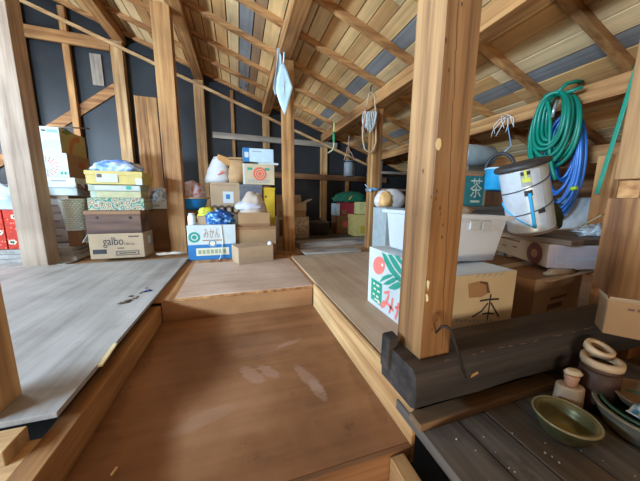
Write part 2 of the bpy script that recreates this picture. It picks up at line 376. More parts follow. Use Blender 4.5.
# ------------------------------------------------------------------ roof timbers
def timber(name, label, cat, a, b, w, h, mat, group=None, upv=(0, 0, 1), bevel=.004):
    return tag(M().beam(a, b, w, h, 0, upv).done(name, mat, bevel=bevel), label, cat, group)
names = {'A': -1.37, 'B': -.46, 'C': .46, 'D': 1.41, 'E': 2.27}
plab = {'A': 'thick roof purlin on top of the big grey-brown post at far left', 'B': 'sloping-roof purlin above the orange post beside the stacked boxes',
        'C': 'deep roof purlin above the post with the hanging pale blue cloth', 'D': 'long roof purlin meeting the post with the coiled rope',
        'E': 'lowest roof purlin, carrying the green hose and green strap'}
for k, x in names.items():
    z = roof(x)-.062
    timber('roof_purlin', plab[k], 'beam', (x, -1.98, z), (x, YB-.01, z), .115, .118, cedar['Y'], 'roof purlins')
ordn = ['first', 'second', 'third', 'fourth', 'fifth', 'sixth', 'seventh', 'eighth', 'ninth', 'tenth']
r0 = None
for k in range(10):
    y = 4.21-.4545*k
    if r0 is None:
        mm = M(); u = Vector((-3.36, y, roof(-3.36)+.023)); v = Vector((3.16, y, roof(3.16)+.023))
        r0 = mm.beam(u, v, .045, .045).done('roof_rafter', wood('rafter_timber', (.24, .1, .032), (.43, .205, .07), (.58, .32, .12), 'X'), bevel=.002); o = r0
    else:
        o = r0.copy(); COL.objects.link(o); o.location.y = y
    tag(o, 'slanting roof rafter across the purlins, %s from the back wall' % ordn[k], 'rafter', 'roof rafters')

# ------------------------------------------------------------------ posts
def post(label, x0, x1, y0, y1, z0, z1, mat, group='roof posts', **kw):
    return tag(M().box(x0, x1, y0, y1, z0, z1).done('roof_post', mat, bevel=.004), label, 'post', group)
def pz(x): return roof(x)-.123
# main post with knots, insect holes and a torn pale chip
m = M().box(.402, .488, .462, .556, .121, pz(.44))
M.fix = False
def mark(m, px, py, rx, rz, mi, n=10, j=.25):
    c = aty(px, py, .4612) if px > 428+16*(357-py)/357 else atx(px, py, .4012)
    onx = c.x < .4015
    pts = []
    for k in range(n):
        t = 2*math.pi*k/n; r = 1+random.uniform(-j, j)
        pts.append(c+(Vector((0, -math.cos(t)*rx*r, math.sin(t)*rz*r)) if onx else Vector((math.cos(t)*rx*r, 0, math.sin(t)*rz*r))))
    m.poly(pts, mi)
mark(m, 438.5, 144, .0075, .0125, 1, 16, .06)
mark(m, 428, 285, .005, .011, 1, 9, .4); mark(m, 427, 298, .0045, .01, 1, 9, .4)
for px, py, s in ((423, 171, 1.6), (417, 158, .8), (431, 197, 1.2), (434, 193, 1.5), (437, 191, 1.2), (436, 199, 1), (440, 208, 1.3), (442, 237, 1.4), (441, 214, .9), (446, 40, 1.6), (449, 70, 1.3), (462, 4, 1.4), (416, 214, .8), (443, 225, 1), (432, 330, 1.3), (437, 320, .9)):
    mark(m, px, py, .0014*s, .0036*s, 2)
for k in range(14):
    y0 = 0+k*25; p = aty(458+random.uniform(-.6, .6)-y0*.048, y0, .4612); p2 = aty(458+random.uniform(-.6, .6)-(y0+25)*.048, y0+25, .4612)
    if p2.z > .13: m.poly([p, p+Vector((.0014, 0, 0)), p2+Vector((.0014, 0, 0)), p2], 2)
M.fix = True
tag(m.done('roof_post', [mainwood, plain('pale_knot', (.72, .52, .25), .7), plain('insect_hole', (.1, .045, .02), .9)], bevel=0), 'big square foreground post standing on the blackened beam', 'post', 'roof posts')
post('square post with the pale blue cloth hanging beside it', .435, .545, 2.58, 2.69, -.032, pz(.48), cedar['Z'])
post('square post with a blue cord tied round it and rope hung on it', 1.365, 1.475, 2.5, 2.61, -.032, pz(1.41)-.012, cedar['Z'])
post('big grey-brown post at far left, in front of the white boxes', -1.55, -1.4, 2.42, 2.56, -.015, roof(-1.5)-.12, wood('grey_brown_post', (.33, .22, .15), (.47, .34, .25), (.56, .43, .33), 'Z'))
post('orange-brown post behind the left plywood, beside the blue printed carton', -.645, -.5, 2.74, 2.86, -.032, pz(-.5)-.0, cedar['Z'])
post('pale post cut off by the left frame edge, nearest the camera', -.64, -.55, .695, .79, 0, 1.95, pale['Z'])
# right foreground post with a lap joint
t = thing('roof_post', 'post at the right frame edge with a notched lap joint', 'post', (1.36, .53, .12), 'roof posts')
M().box(1.3, 1.42, .47, .585, .58, pz(1.36)).done('upper_timber', mainwood, t, bevel=.004)
M().box(1.325, 1.42, .47, .58, .515, .58).box(1.315, 1.34, .52, .575, .51, .575).done('joint_tenon', cedar['X'], t, bevel=.003)
M().box(1.295, 1.42, .46, .59, -.054, .515).done('lower_timber', cedar['Z'], t, bevel=.004)
tag(M().box(2.28, 2.31, 1.0, 1.12, 0, .8).done('upright_board', cedar['Z'], bevel=.003), 'short upright board standing behind the end of the green strap', 'board')

# back wall frame
yw = YB-.003
def stud(label, x, w, z0, z1, d=.05, mat=None, yo=0):
    return tag(M().box(x-w/2, x+w/2, yw-d-yo, yw-yo, z0, z1).done('wall_stud', mat or cedar['Z'], bevel=.003), label, 'stud', 'studs of the back wall')
stud('thin stud on the back wall right beside the big far-left post', -2.36, .07, -.03, roof(-2.36)-.02, .05, None, .022)
stud('thin stud on the back wall crossed by the sloping brace', -1.93, .07, -.03, roof(-1.93)-.02, .05, None, .022)
stud('wide pale stud on the back wall ending under the far-left purlin', -1.4, .13, -.03, pz(-1.4), .1, pale['Z'])
stud('wide stud on the back wall ending under the second purlin', -.47, .13, -.03, pz(-.47), .1, pale['Z'])
stud('thin stud on the back wall above the white rice bag', -.035, .045, -.03, roof(-.03)-.02, .04)
stud('pale stud on the back wall just left of the hanging-cloth post', .45, .1, -.03, pz(.45), .06, pale['Z'])
stud('stud on the back wall behind the dark cooking pot', 1.4, .11, -.03, pz(1.4), .06, pale['Z'])
stud('short stud on the back wall above the green cloth', 1.84, .055, -.03, roof(1.84)-.02, .05, cedar['Z'])
stud('dark stud on the back wall at the low right end', 2.4, .09, -.03, pz(2.4), .05, cedar['Z'])
def rail(label, a, b, h, mat, d=.03, yo=.0, name='wall_rail'):
    y = yw-.055-d/2-yo
    return tag(M().beam((a[0], y, a[1]), (b[0], y, b[1]), d, h).done(name, mat, bevel=.003), label, 'rail', 'rails of the back wall')
rail('orange rail high on the left end of the back wall', (-2.9, 2.42), (-1.47, 2.4), .13, cedar['X'], .04)
rail('grey weathered rail across the back wall behind the cloth post', (-.32, 1.42), (1.62, 1.40), .085, greywood['X'])
rail('lower brown rail on the back wall behind the paper bags', (-.4, .89), (2.6, .86), .09, brownboard['X'])
rail('diagonal brace rising to the right on the back wall', (-3.0, .75), (-1.47, 1.93), .11, cedar['X'], .02, -.054, 'diagonal_brace')
# slanting batten under the roof edge with the dark gap above it
y = yw-.117
tag(M().beam((-3.0, y, roof(-3)-.19), (2.6, y, roof(2.6)-.19), .03, .035).done('gable_batten', pale['X'], bevel=.002), 'long slanting batten along the top of the black back wall', 'batten')
tag(M().box(-1.72, -1.6, yw-.02, yw-.003, 1.93, 2.3).done('scrap_board', greywood['Z'], bevel=.002), 'short pale scrap board on black paper between two left studs', 'board')
a, b = -1.205, -.955
mm = M(); 
for k, (u, v) in enumerate(((a, a+.125), (a+.128, b))): mm.box(u, v, 4.0, 4.03, -.03, 1.775)
tag(mm.done('wide_board', cedar['Z'], bevel=.002), 'wide upright board leaning against the black wall behind the yellow box', 'board')
struct(M().box(-3.4, 3.22, -2.02, YB, -1.02, -1.0).done('floor_below', roofing))
# ------------------------------------------------------------------ foreground right: beam, staple, stick
bx = []
m = M(); n = 14
prof = [(.425, .03), (.422, .065), (.428, .112), (.44, .12), (.535, .12), (.565, .116), (.568, .06), (.565, .02), (.44, .02)]
rings = []
for i in range(n+1):
    x = .364+(1.292-.364)*i/n; rings.append([m.v((x, y+.006*noise.noise(Vector((x*6, y*30, z*30)))*(0 if z > .115 else 1), z+(.006*noise.noise(Vector((x*5, y*40, 3))) if z < .1 else 0))) for y, z in prof])
for A, B in zip(rings, rings[1:]):
    for k in range(len(prof)): m.face([A[k], A[(k+1) % len(prof)], B[(k+1) % len(prof)], B[k]], 1 if k in (3, 4) else 0)
m.face(rings[0][::-1]); m.face(rings[-1])
t = thing('floor_beam', 'charred black timber beam lying under the big foreground post', 'beam', (.8, .5, 0))
m.done('timber', [blackwood, wood('sooty_top', (.028, .019, .014), (.065, .045, .032), (.14, .1, .066), 'X', 20, .75, .6)], t)
M().box(.352, .386, .52, .556, .06, .15).done('end_block', blackwood, t, bevel=.005, rough=.006)
m = M(); m.fix = False
m.poly([(.52, .4215, .075), (.545, .4215, .082), (.54, .4215, .09), (.522, .4215, .084)])
m.done('torn_fibre', plain('torn_wood', (.42, .25, .12), .9), t)
M().box(.45, 1.25, .49, .55, -.054, .02).done('packing_timber', blackwood, t)
m = M(); m.fix = False; U = []; Lw = []
for k in range(31):
    x = .5+.78*k/30; y = .505+.012*noise.noise(Vector((x*5, 1, 2)))+.01*(x-.5); w_ = .0028*(.5+abs(noise.noise(Vector((x*11, 4, 4))))*1.6)
    U.append(m.v((x, y+w_, .1206))); Lw.append(m.v((x, y-w_, .1206)))
for k in range(30): m.face([Lw[k], Lw[k+1], U[k+1], U[k]])
m.done('crack', ink, t)
m = M(); m.fix = False
for k in range(16):
    x = .47+k*.05+random.uniform(-.02, .02); y = .4385+random.uniform(-.0006, .004); m.poly([(x, y, .1204), (x+random.uniform(.012, .04), y+.001, .1204), (x+.012, y+random.uniform(.003, .008), .1204)])
m.done('worn_edge', plain('worn_brown', (.2, .13, .08), .8), t)
# iron staple hammered into post and beam
p = [aty(436, 333, .461), aty(437.5, 331, .44), aty(441, 326.5, .425), aty(446, 326, .418), aty(451, 331, .414), aty(458, 352, .410), aty(465, 374, .4125), aty(466, 378, .4225)]
m = M(); m.fix = True
tag(m.tube(p, [.0018, .0028, .0032, .0034, .0034, .0034, .003, .0016], 6).done('iron_staple', iron), 'bent black iron staple joining the foreground post to the beam', 'staple')
tag(M().beam((.396, .457, -.044), (.9, .462, -.044), .042, .02).done('wooden_batten', wood('stick_brown', (.12, .07, .035), (.21, .13, .07), (.31, .2, .115), 'X'), bevel=.002), 'brown squared stick lying on the dusty planks in front of the beam', 'stick')

# ------------------------------------------------------------------ foreground right: bowls and tubs
brass = pattern('tarnished_brass', [(.3, (.09, .085, .035)), (.5, (.2, .19, .085)), (.72, (.32, .3, .16))], 14, rough=.38); brass.node_tree.nodes['Principled BSDF'].inputs['Metallic'].default_value = .35
zf = -.0545
def basin(name, label, c, R, h, mat, lean=0, wall=.004, lip=.006, parent=None, foot=.55):
    mx = Matrix.Translation(c) @ Matrix.Rotation(lean, 4, 'Y')
    prof = [(R*foot*.96, 0), (R*.8, h*.28), (R*.94, h*.7), (R*.97, h*.96), (R*.97+lip, h), (R*.97+lip, h+.003), (R*.94, h+.003), (R*.94-wall, h*.72), (R*.8-wall, h*.3), (R*foot*.9, wall)]
    return prof, mx
pr, mx = basin('b', '', Vector((.719, .33, zf)), .0555, .052, brass)
t = thing('brass_basin', 'round tarnished green-brass basin standing alone on the planks', 'basin', mx.translation)
M().lathe(pr, mx=mx, seg=40).done('bowl', brass, t); M().tube([mx @ Vector((.0605*math.cos(a), .0605*math.sin(a), .054)) for a in (2*math.pi*k/40 for k in range(40))], .0028, 6, True).done('rim', plain('brass_rim', (.4, .37, .2), .4, .15, 20, .3), t)
M().lathe([(.03, 0), (.028, .002)], mx=mx @ Matrix.Translation((.004, 0, .006)), seg=20).done('residue', plain('ochre_residue', (.36, .25, .04), .8, .3, 40), t)
c2 = atz(643, 437, zf); R2 = .088
pr, mx = basin('b', '', c2, R2, .062, brass, foot=.6)
t = thing('metal_basin', 'wide pale metal basin at the bottom right with other bowls nested in it', 'basin', c2)
M().lathe(pr, mx=mx, seg=40).done('bowl', plain('dull_tin', (.34, .34, .27), .45, .3, 12, .3), t)
M().tube([mx @ Vector((.0905*math.cos(a), .0905*math.sin(a), .0635)) for a in (2*math.pi*k/44 for k in range(44))], .0026, 6, True).done('rim', plain('tin_rim', (.4, .38, .28), .4, .1, 20, .3), t)
c3 = c2+Vector((.004, .002, .022)); pr, mx = basin('b', '', c3, .077, .045, brass, foot=.5)
t = thing('green_bowl', 'dark green bowl nested inside the wide pale basin', 'bowl', c3)
M().lathe(pr, mx=mx, seg=40).done('bowl', plain('dark_green_enamel', (.05, .12, .075), .3, .3, 10), t)
m = M(); g = []
for i in range(9):
    g.append([m.v((c3.x-.072+.009*i, c3.y-.035+.009*j, zf+.063+.006*math.sin(i*1.1+j*.8)+.004*j)) for j in range(6)])
for i in range(8):
    for j in range(5): m.face([g[i][j], g[i+1][j], g[i+1][j+1], g[i][j+1]], 0, True)
o = m.done('paper_packet', pattern('blue_print_paper', [(.4, (.05, .25, .5)), (.5, (.5, .66, .76)), (.6, (.66, .75, .8))], 60), None); sm = o.modifiers.new('s', 'SOLIDIFY'); sm.thickness = .003
tag(o, 'crumpled blue and white paper packet lying in the green bowl', 'packet')
c4_ = c2+Vector((.038, .018, .054)); pr, mx = basin('b', '', c4_, .056, .032, brass, -.1, foot=.5)
t = thing('wooden_bowl', 'brown wooden bowl resting on top of the nested basins', 'bowl', c4_)
M().lathe(pr, mx=mx, seg=36).done('bowl', plain('old_bowl_wood', (.25, .17, .095), .6, .3, 16), t)
# little wooden stand with cap
c5 = Vector((.822, .379, zf)) 
t = thing('wooden_stand', 'small beige oval wooden block topped with a pinkish knob', 'ornament', c5)
mx = Matrix.Translation(c5) @ Matrix.Rotation(-.6, 4, 'Z') @ Matrix.Diagonal((.82, .82, 1.55, 1))
M().lathe([(.034, 0), (.035, .004), (.032, .046), (.03, .048)], mx=mx, seg=28, sx=1.15, sy=.8).done('block', plain('turned_beige_wood', (.5, .37, .24), .6, .1, 20), t, bevel=.001)
M().lathe([(.015, .048), (.016, .055), (.019, .063), (.0185, .068)], mx=mx, seg=24).done('knob', plain('pink_clay', (.5, .27, .17), .6), t)
M().lathe([(.02, .0682), (.021, .071), (.014, .076)], mx=mx @ Matrix.Translation((.003, .002, 0)), seg=18, sx=1.2, sy=.7).done('chipped_cap', plain('pale_cap', (.6, .48, .32), .7), t)
# old pot and wooden hoops
c6 = aty(602, 361, .362); RZ = c6.z; c6.z = zf; PH = (RZ-zf-.011)/.0865
t = thing('clay_pot', 'dark reddish-brown pot under the wooden rings', 'pot', c6)
M().lathe([(a, b*PH) for a, b in ((.03, 0), (.038, .03), (.04, .055), (.04, .078), (.036, .08))], c6, 32).done('body', plain('red_brown_clay', (.075, .038, .025), .6, .25, 14), t)
M().lathe([(a, b*PH) for a, b in ((.037, .0805), (.038, .086), (.02, .0865))], c6, 28).done('lid', plain('brown_lid', (.09, .045, .03), .6, .25, 14), t)
def hoop(label, c, R, r, tilt, ax):
    mx = Matrix.Translation(c) @ Matrix.Rotation(tilt, 4, ax); m = M(mx)
    m.lathe([(R-r, -.008), (R, -.009), (R+.001, 0), (R, .009), (R-r, .008), (R-r-.001, 0), (R-r, -.008)], (0, 0, 0), 36)
    return m
m = hoop('', Vector((c6.x, c6.y, RZ)), .041, .011, .0, 'Y'); bmesh.ops.delete(m.bm, geom=[f for f in m.bm.faces if len(f.verts) > 4], context='FACES_ONLY')
hw = plain('beige_hoop_wood', (.58, .43, .27), .6, .12, 22)
tag(m.done('wooden_ring', hw), 'lower beige wooden ring lying flat on the brown pot', 'ring', 'wooden rings on the pot')
m = hoop('', Vector((c6.x+.02, c6.y+.018, RZ+.02)), .03, .01, .32, 'X'); bmesh.ops.delete(m.bm, geom=[f for f in m.bm.faces if len(f.verts) > 4], context='FACES_ONLY')
tag(m.done('wooden_ring', hw), 'upper tilted beige wooden ring resting on the lower ring', 'ring', 'wooden rings on the pot')
# open carton on the end of the beam
cb = Carton('open brown cardboard box at the right frame edge on the beam end', atz(602, 333, .121), atz(640, 350, .121)+Vector((.12, -.04, 0)), .07, .121, .1, kraft, open_=True)
cb.flap('front', .012, 60, kraft2); cb.flap('left', .012, 70, kraft2)
cb.quad(.25, .33, .8, .87, brownink); cb.quad(.36, .42, .8, .88, brownink); cb.quad(.46, .58, .78, .85, brownink)

# ------------------------------------------------------------------ right: mikan carton with white tub
mk = Carton('white mandarin carton with orange and leaf print beside the foreground post', (.6, .578), (.862, .578), .515, 0, .277, white, seam=False)
FX = .5985
def lface(pts, mat, name='printing', mi=0):
    m = M(); m.fix = False; m.poly([atx(a, b, FX) for a, b in pts]); return m.done(name, mat, mk.t)
def Lz(zx, zy): return (360+zx/4.37, 235+zy/4.37)
def lblob(cx, cy, rx, ry, mat, off=0):
    global FX
    FX = .5985-off; o = lface([Lz(cx+rx*math.cos(a), cy+ry*math.sin(a)) for a in (2*math.pi*k/24 for k in range(24))], mat); FX = .5985; return o
lblob(83, 133, 26, 40, pinkink); lblob(97, 131, 5, 7, creamink, .0006)
def leafs(lines):
    for P in lines: lface([Lz(*p) for p in P], greenink)
leafs([[(95, 75), (112, 84), (132, 120), (150, 152), (176, 182), (190, 216), (165, 200), (130, 160), (108, 118)],
       [(120, 84), (138, 86), (162, 118), (180, 150), (190, 182), (172, 168), (150, 140), (134, 112)],
       [(148, 86), (165, 90), (182, 110), (192, 140), (176, 126), (160, 106)],
       [(84, 206), (100, 182), (122, 172), (148, 174), (132, 186), (112, 194)],
       [(98, 216), (120, 200), (146, 186), (166, 190), (150, 206), (124, 218)],
       [(122, 232), (142, 216), (168, 204), (186, 216), (172, 232), (150, 240)]])
lface([Lz(50, 186), Lz(96, 214), Lz(92, 312), Lz(48, 276)], greenink)
for a, b, c, d in ((58, 205, 66, 8), (72, 214, 84, 8), (60, 228, 70, 8), (75, 240, 86, 8), (56, 250, 64, 9), (70, 262, 80, 9), (62, 274, 84, 7), (76, 288, 86, 8)):
    FX = .5979; lface([Lz(a, b), Lz(c, b+(c-a)*.6), Lz(c, b+(c-a)*.6+d), Lz(a, b+d)], creamink); FX = .5985
def stroke(pts, w, mat):
    """brush stroke on the left face, as a joined band of the given width"""
    P = [atx(*Lz(*p), .5983) for p in pts]; m = M(); m.fix = False; L = []
    for i, p in enumerate(P):
        d = (P[min(i+1, len(P)-1)]-P[max(i-1, 0)]).normalized(); s = Vector((1, 0, 0)).cross(d)*w/2
        L.append((m.v(p+s), m.v(p-s)))
    for a, b in zip(L, L[1:]): m.face([a[0], b[0], b[1], a[1]])
    return m.done('lettering', mat, mk.t)
stroke([(106, 252), (126, 250), (122, 272), (104, 312), (94, 314), (92, 304), (104, 292), (124, 304), (146, 332)], .013, pinkink)
stroke([(142, 276), (136, 312), (126, 340)], .012, pinkink)
stroke([(152, 316), (176, 322), (178, 352), (170, 382)], .013, pinkink); stroke([(168, 296), (162, 340), (152, 368)], .012, pinkink); stroke([(184, 310), (192, 330)], .012, pinkink)
# front end with the hand-written character and hand hole
def fpx(pts, mat, name='printing', y=.5765):
    m = M(); m.fix = False; m.poly([aty(a, b, y) for a, b in pts]); return m.done(name, mat, mk.t)
mk.quad(0, 1, 0, 1, kraft4, 'paper_face', .0008)
fpx([(468, 284), (480, 281), (488, 283), (490, 292), (482, 297), (469, 298)], kraft, 'hand_hole', .5768)
fpx([(480, 281), (488, 282), (490, 293), (487, 293), (486, 285), (480, 283)], brownink, 'torn_edge', .5766)
def fstroke(pts, w, mat=None):
    P = [aty(*p, .576) for p in pts]; m = M(); m.fix = False; L = []
    for i, p in enumerate(P):
        d = (P[min(i+1, len(P)-1)]-P[max(i-1, 0)]).normalized(); s = Vector((0, 1, 0)).cross(d)*w/2
        L.append((m.v(p+s), m.v(p-s)))
    for a, b in zip(L, L[1:]): m.face([a[0], b[0], b[1], a[1]])
    return m.done('lettering', mat or ink, mk.t)
fstroke([(480, 301), (489, 299.5), (499, 299)], .006); fstroke([(491, 294), (489.5, 305), (487, 321)], .006)
fstroke([(488, 303), (482, 311), (472, 317)], .006); fstroke([(491, 303), (495, 310), (499, 317)], .006); fstroke([(482, 314), (488, 313), (494, 314)], .005)
for k in range(9): fstroke([(456+k*4.2, 320.5+(k % 2)), (458.5+k*4.2, 320.5)], .007, greyink)
for k in range(5): fstroke([(476+k*6, 277-k*.4+(k % 2)), (480+k*6, 274-k*.4)], .003, greyink)
# white tub standing on it
tubm = plain('translucent_white_tub', (.86, .91, .96), .3, .03)
nt_ = tubm.node_tree; tr = nt_.nodes.new('ShaderNodeBsdfTranslucent'); tr.inputs[0].default_value = (.9, .95, 1, 1); mxs = nt_.nodes.new('ShaderNodeMixShader'); mxs.inputs[0].default_value = .45
nt_.links.new(nt_.nodes['Principled BSDF'].outputs[0], mxs.inputs[1]); nt_.links.new(tr.outputs[0], mxs.inputs[2]); nt_.links.new(mxs.outputs[0], nt_.nodes['Material Output'].inputs[0])
tz = .2795; mx = Matrix.Translation((.775, .845, tz)); ry = math.radians(2.5)
t = thing('plastic_tub', 'white rectangular plastic tub standing on the mandarin carton', 'tub', (.775, .845, tz))
L, Wd, H = .145, .17, .165
m = M(mx @ Matrix.Translation((0, 0, math.sin(ry)*L)) @ Matrix.Rotation(ry, 4, 'Y')); k = .006
def ringr(z, l, w): return [m.v(p) for p in ((-l, -w, z), (l, -w, z), (l, w, z), (-l, w, z))]
R = [ringr(0, L*.86, Wd*.9), ringr(H, L, Wd), ringr(H, L-k, Wd-k), ringr(k, L*.86-k, Wd*.9-k)]
for A, B in zip(R, R[1:]):
    for i in range(4): m.face([A[i], A[(i+1) % 4], B[(i+1) % 4], B[i]])
m.face(R[0][::-1]); m.face(R[3]); bm_ = m.mx
m.done('tub_body', tubm, t, bevel=.006)
m = M(bm_); e = .016
for a in ((-L-e, L+e, -Wd-e, -Wd), (-L-e, L+e, Wd, Wd+e), (-L-e, -L, -Wd, Wd), (L, L+e, -Wd, Wd)): m.box(*a, H-.012, H+.003)
m.done('rim', tubm, t, bevel=.003)
M(bm_).box(-.03, .015, -Wd-.004, -Wd*.98, H-.05, H-.016).box(.025, .065, -Wd-.004, -Wd*.98, H-.05, H-.016).done('grip', plain('grip_grey', (.55, .6, .64), .4), t, bevel=.003)
m = M().lump((.80, .86, .395), (.11, .12, .07), 4, .35, 2.4)
tag(m.done('paper_bundle', kraft2), 'crumpled brown paper filling the white plastic tub', 'paper')

# ------------------------------------------------------------------ right: brown cartons, board, reel
b2 = Carton('brown open carton with torn flaps behind the beam', (1.075, .648), (1.44, .69), .36, 0, .2, kraft3)
b2.flap('front', .05, 12, kraft2); 
M(b2.mx).lump((.2, .01, .2), (.1, .03, .016), 3, .5, 3).done('torn_flap', kraft2, b2.t)
b2.quad(0, 1, 0, .98, kraft2, 'front_panel', .0006); b2.quad(.3, .62, .3, .42, brownink); b2.quad(.34, .7, .5, .56, brownink); b2.quad(.3, .55, .14, .2, brownink)
mo = Carton('flat brown carton with dark round emblem lying on the open carton', (1.405, 1.07), (1.245, .72), .27, .221, .1, kraft2, seam=False)
mo.ring(.8, .47, .05, plain('maroon_ink', (.16, .055, .05), .7)); mo.ring(.8, .47, .02, kraft2, 0, .0022); M(front(mo.mx, mo.w*.8, .047, .003)).poly([(-.012, -.012, 0), (0, .014, 0), (.012, -.01, 0), (.003, 0, 0)]).done('printing', redink, mo.t)
mo.quad(.06, .52, .78, .86, brownink); mo.quad(.14, .24, .4, .47, brownink); mo.quad(.38, .47, .46, .54, brownink)
m = M(side(mo.mx, mo.w, 0, 0, .001)); m.fix = False; m.poly([(0, 0, 0), (mo.d, 0, 0), (mo.d, mo.h, 0), (0, mo.h, 0)]).done('lilac_end', plain('lilac_card', (.62, .53, .55), .7), mo.t)
lettering('I-nnnnn', side(mo.mx, mo.w, .035, .035, .002), .2, .03, white, mo.t) if False else None
m = M(side(mo.mx, mo.w, 0, 0, .0025)); m.fix = False
for x0, x1, z0, z1 in ((.03, .036, .02, .06), (.03, .06, .02, .028), (.07, .1, .035, .045), (.105, .15, .037, .048), (.155, .2, .04, .05), (.06, .12, .024, .028)): m.poly([(x0, z0, 0), (x1, z0, 0), (x1, z1, 0), (x0, z1, 0)])
m.done('printing', white, mo.t)
sb = tag(M().box(1.27, 1.78, .66, 1.12, .322, .345).done('wooden_board', wood('grey_brown_board', (.13, .09, .065), (.23, .17, .13), (.33, .26, .2), 'Y'), bevel=.003), 'grey-brown board lying flat under the wire reel', 'board')
# reel of galvanised wire, leaning
galv = plain('galvanised_wire', (.64, .7, .76), .35, .1, 30, .3)
T0 = atz(531, 228, .376); axis = Matrix.Translation(T0) @ Matrix.Rotation(math.radians(-17), 4, 'Y') @ Matrix.Rotation(math.radians(-4), 4, 'X') @ Matrix.Diagonal((.98, .98, 1.22, 1))
t = thing('wire_reel', 'leaning silver reel of galvanised wire with a black flange', 'reel', (T0.x, T0.y, .3455))
prof = [(.01, 0), (.088, 0)]
nn = 30
for i in range(nn): prof += [(.09, .004+.23*i/nn), (.0915, .004+.23*(i+.5)/nn)]
prof += [(.09, .236), (.01, .236)]
M(axis).lathe(prof, (0, 0, 0), 48).done('wire_winding', galv, t)
M(axis).lathe([(.02, .2365), (.103, .2365), (.106, .24), (.106, .25), (.1, .255), (.02, .255)], (0, 0, 0), 48).done('top_flange', plain('black_flange', (.04, .036, .036), .5), t)
M(axis).lathe([(.02, -.008), (.094, -.008), (.094, -.001), (.02, -.001)], (0, 0, 0), 48).done('bottom_flange', plain('brown_flange', (.2, .15, .12), .6), t)
cyl = lambda a, z, r=.0935: axis @ Vector((r*math.cos(a), r*math.sin(a), z))
va = math.atan2(-T0.y, -T0.x)
bandm = plain('black_band', (.04, .045, .055), .5); bluet = plain('blue_tie', (.02, .4, .75), .4)
for z0, z1 in ((.15, .2), (.06, .11)):
    M().tube([cyl(va-1.7+3.4*k/30, z0+(z1-z0)*k/30+.03*math.sin(k/30*math.pi)*-.3) for k in range(31)], .0025, 6).done('binding_band', bandm, t)
M().tube([cyl(va-1.4+1.6*k/20, .12-.1*k/20) for k in range(21)], .003, 6).done('binding_tie', bluet, t)
M().tube([cyl(va+.2+.02*k-(.02*k), .02+.13*k/8, .096) for k in range(9)], .007, 6).done('blue_strip', bluet, t)
def patch(a0, a1, z0, z1, mat, name, r=.0925):
    m = M(); m.fix = False; n = 6
    for k in range(n):
        a, b = a0+(a1-a0)*k/n, a0+(a1-a0)*(k+1)/n; m.poly([cyl(a, z0, r), cyl(b, z0, r), cyl(b, z1, r), cyl(a, z1, r)])
    return m.done(name, mat, t)
patch(va-.05, va+.35, .175, .23, plain('label_grey', (.36, .38, .36), .6), 'label')
patch(va+.0, va+.32, .19, .205, plain('yellow_mark', (.65, .7, .1), .6), 'label_mark', .0932); patch(va+.1, va+.2, .2, .235, plain('yellow_mark2', (.65, .7, .1), .6), 'label_mark', .0934)
patch(va-.02, va+.34, .215, .228, ink, 'label_mark', .0933); patch(va+.0, va+.32, .14, .16, ink, 'label_mark', .0933); patch(va+.42, va+.72, .07, .085, ink, 'label_mark', .0933)
patch(va+.75, va+1.5, .01, .23, plain('clear_film', (.42, .44, .42), .3), 'grey_wrapper', .0922)
# crinkled plastic bundle on the end of the board
foil = plain('crinkled_clear_plastic', (.5, .53, .55), .12, .35, 24, .3, .8)
m = M().lump((1.62, .735, .346), (.13, .055, .035), 9, .5, 5, sub=4)
tag(m.done('plastic_wrap', foil), 'shiny crinkled clear plastic bundle on the board end below the hoses', 'plastic bundle')
tag(M().tube([Vector((1.62, .92, .352)), Vector((1.66, .86, .362)), Vector((1.69, .82, .40)), Vector((1.72, .8, .43)), Vector((1.755, .8, .44))], .004, 5).done('twig', plain('straw', (.55, .43, .24), .8)), 'thin straw-coloured twig above the plastic bundle', 'twig')
tag(M().lump((1.72, 1.02, .346), (.07, .06, .1), 12, .3, 2).done('cloth_bundle', plain('dark_green_cloth', (.09, .12, .07), .9)), 'dark olive cloth bundle under the blue hose', 'cloth')
# shelf with tea chest
t = thing('wooden_bench', 'dark low wooden bench carrying the teal tea chest', 'bench', (1.8, 1.66, -.014))
M().box(1.4, 2.15, 1.5, 1.82, .385, .462).done('bench_top', darkplank['X'], t, bevel=.004)
for x in (1.42, 2.09):
    for y in (1.52, 1.76): M().box(x, x+.04, y, y+.04, 0, .384).done('leg', darkplank['Z'], t)
tc_ = Carton('teal tea chest with a white tea character on the bench', (1.5, 1.53), (1.825, 1.53), .24, .463, .26, plain('teal_paper', (.035, .2, .19), .7), name='tea_chest', cat='chest', seam=False, body='chest_body')
tc_.quad(0, 1, .92, 1, kraft); tc_.quad(.94, 1, 0, 1, kraft2); tc_.quad(.2, .88, .86, .92, plain('rust_ink', (.55, .22, .1), .7))
lettering('茶', front(tc_.mx, .52*tc_.w, .24*tc_.h, .002), .36*tc_.w, .56*tc_.h, creamink, tc_.t)
tc_.quad(.56, .84, .1, .16, creamink)
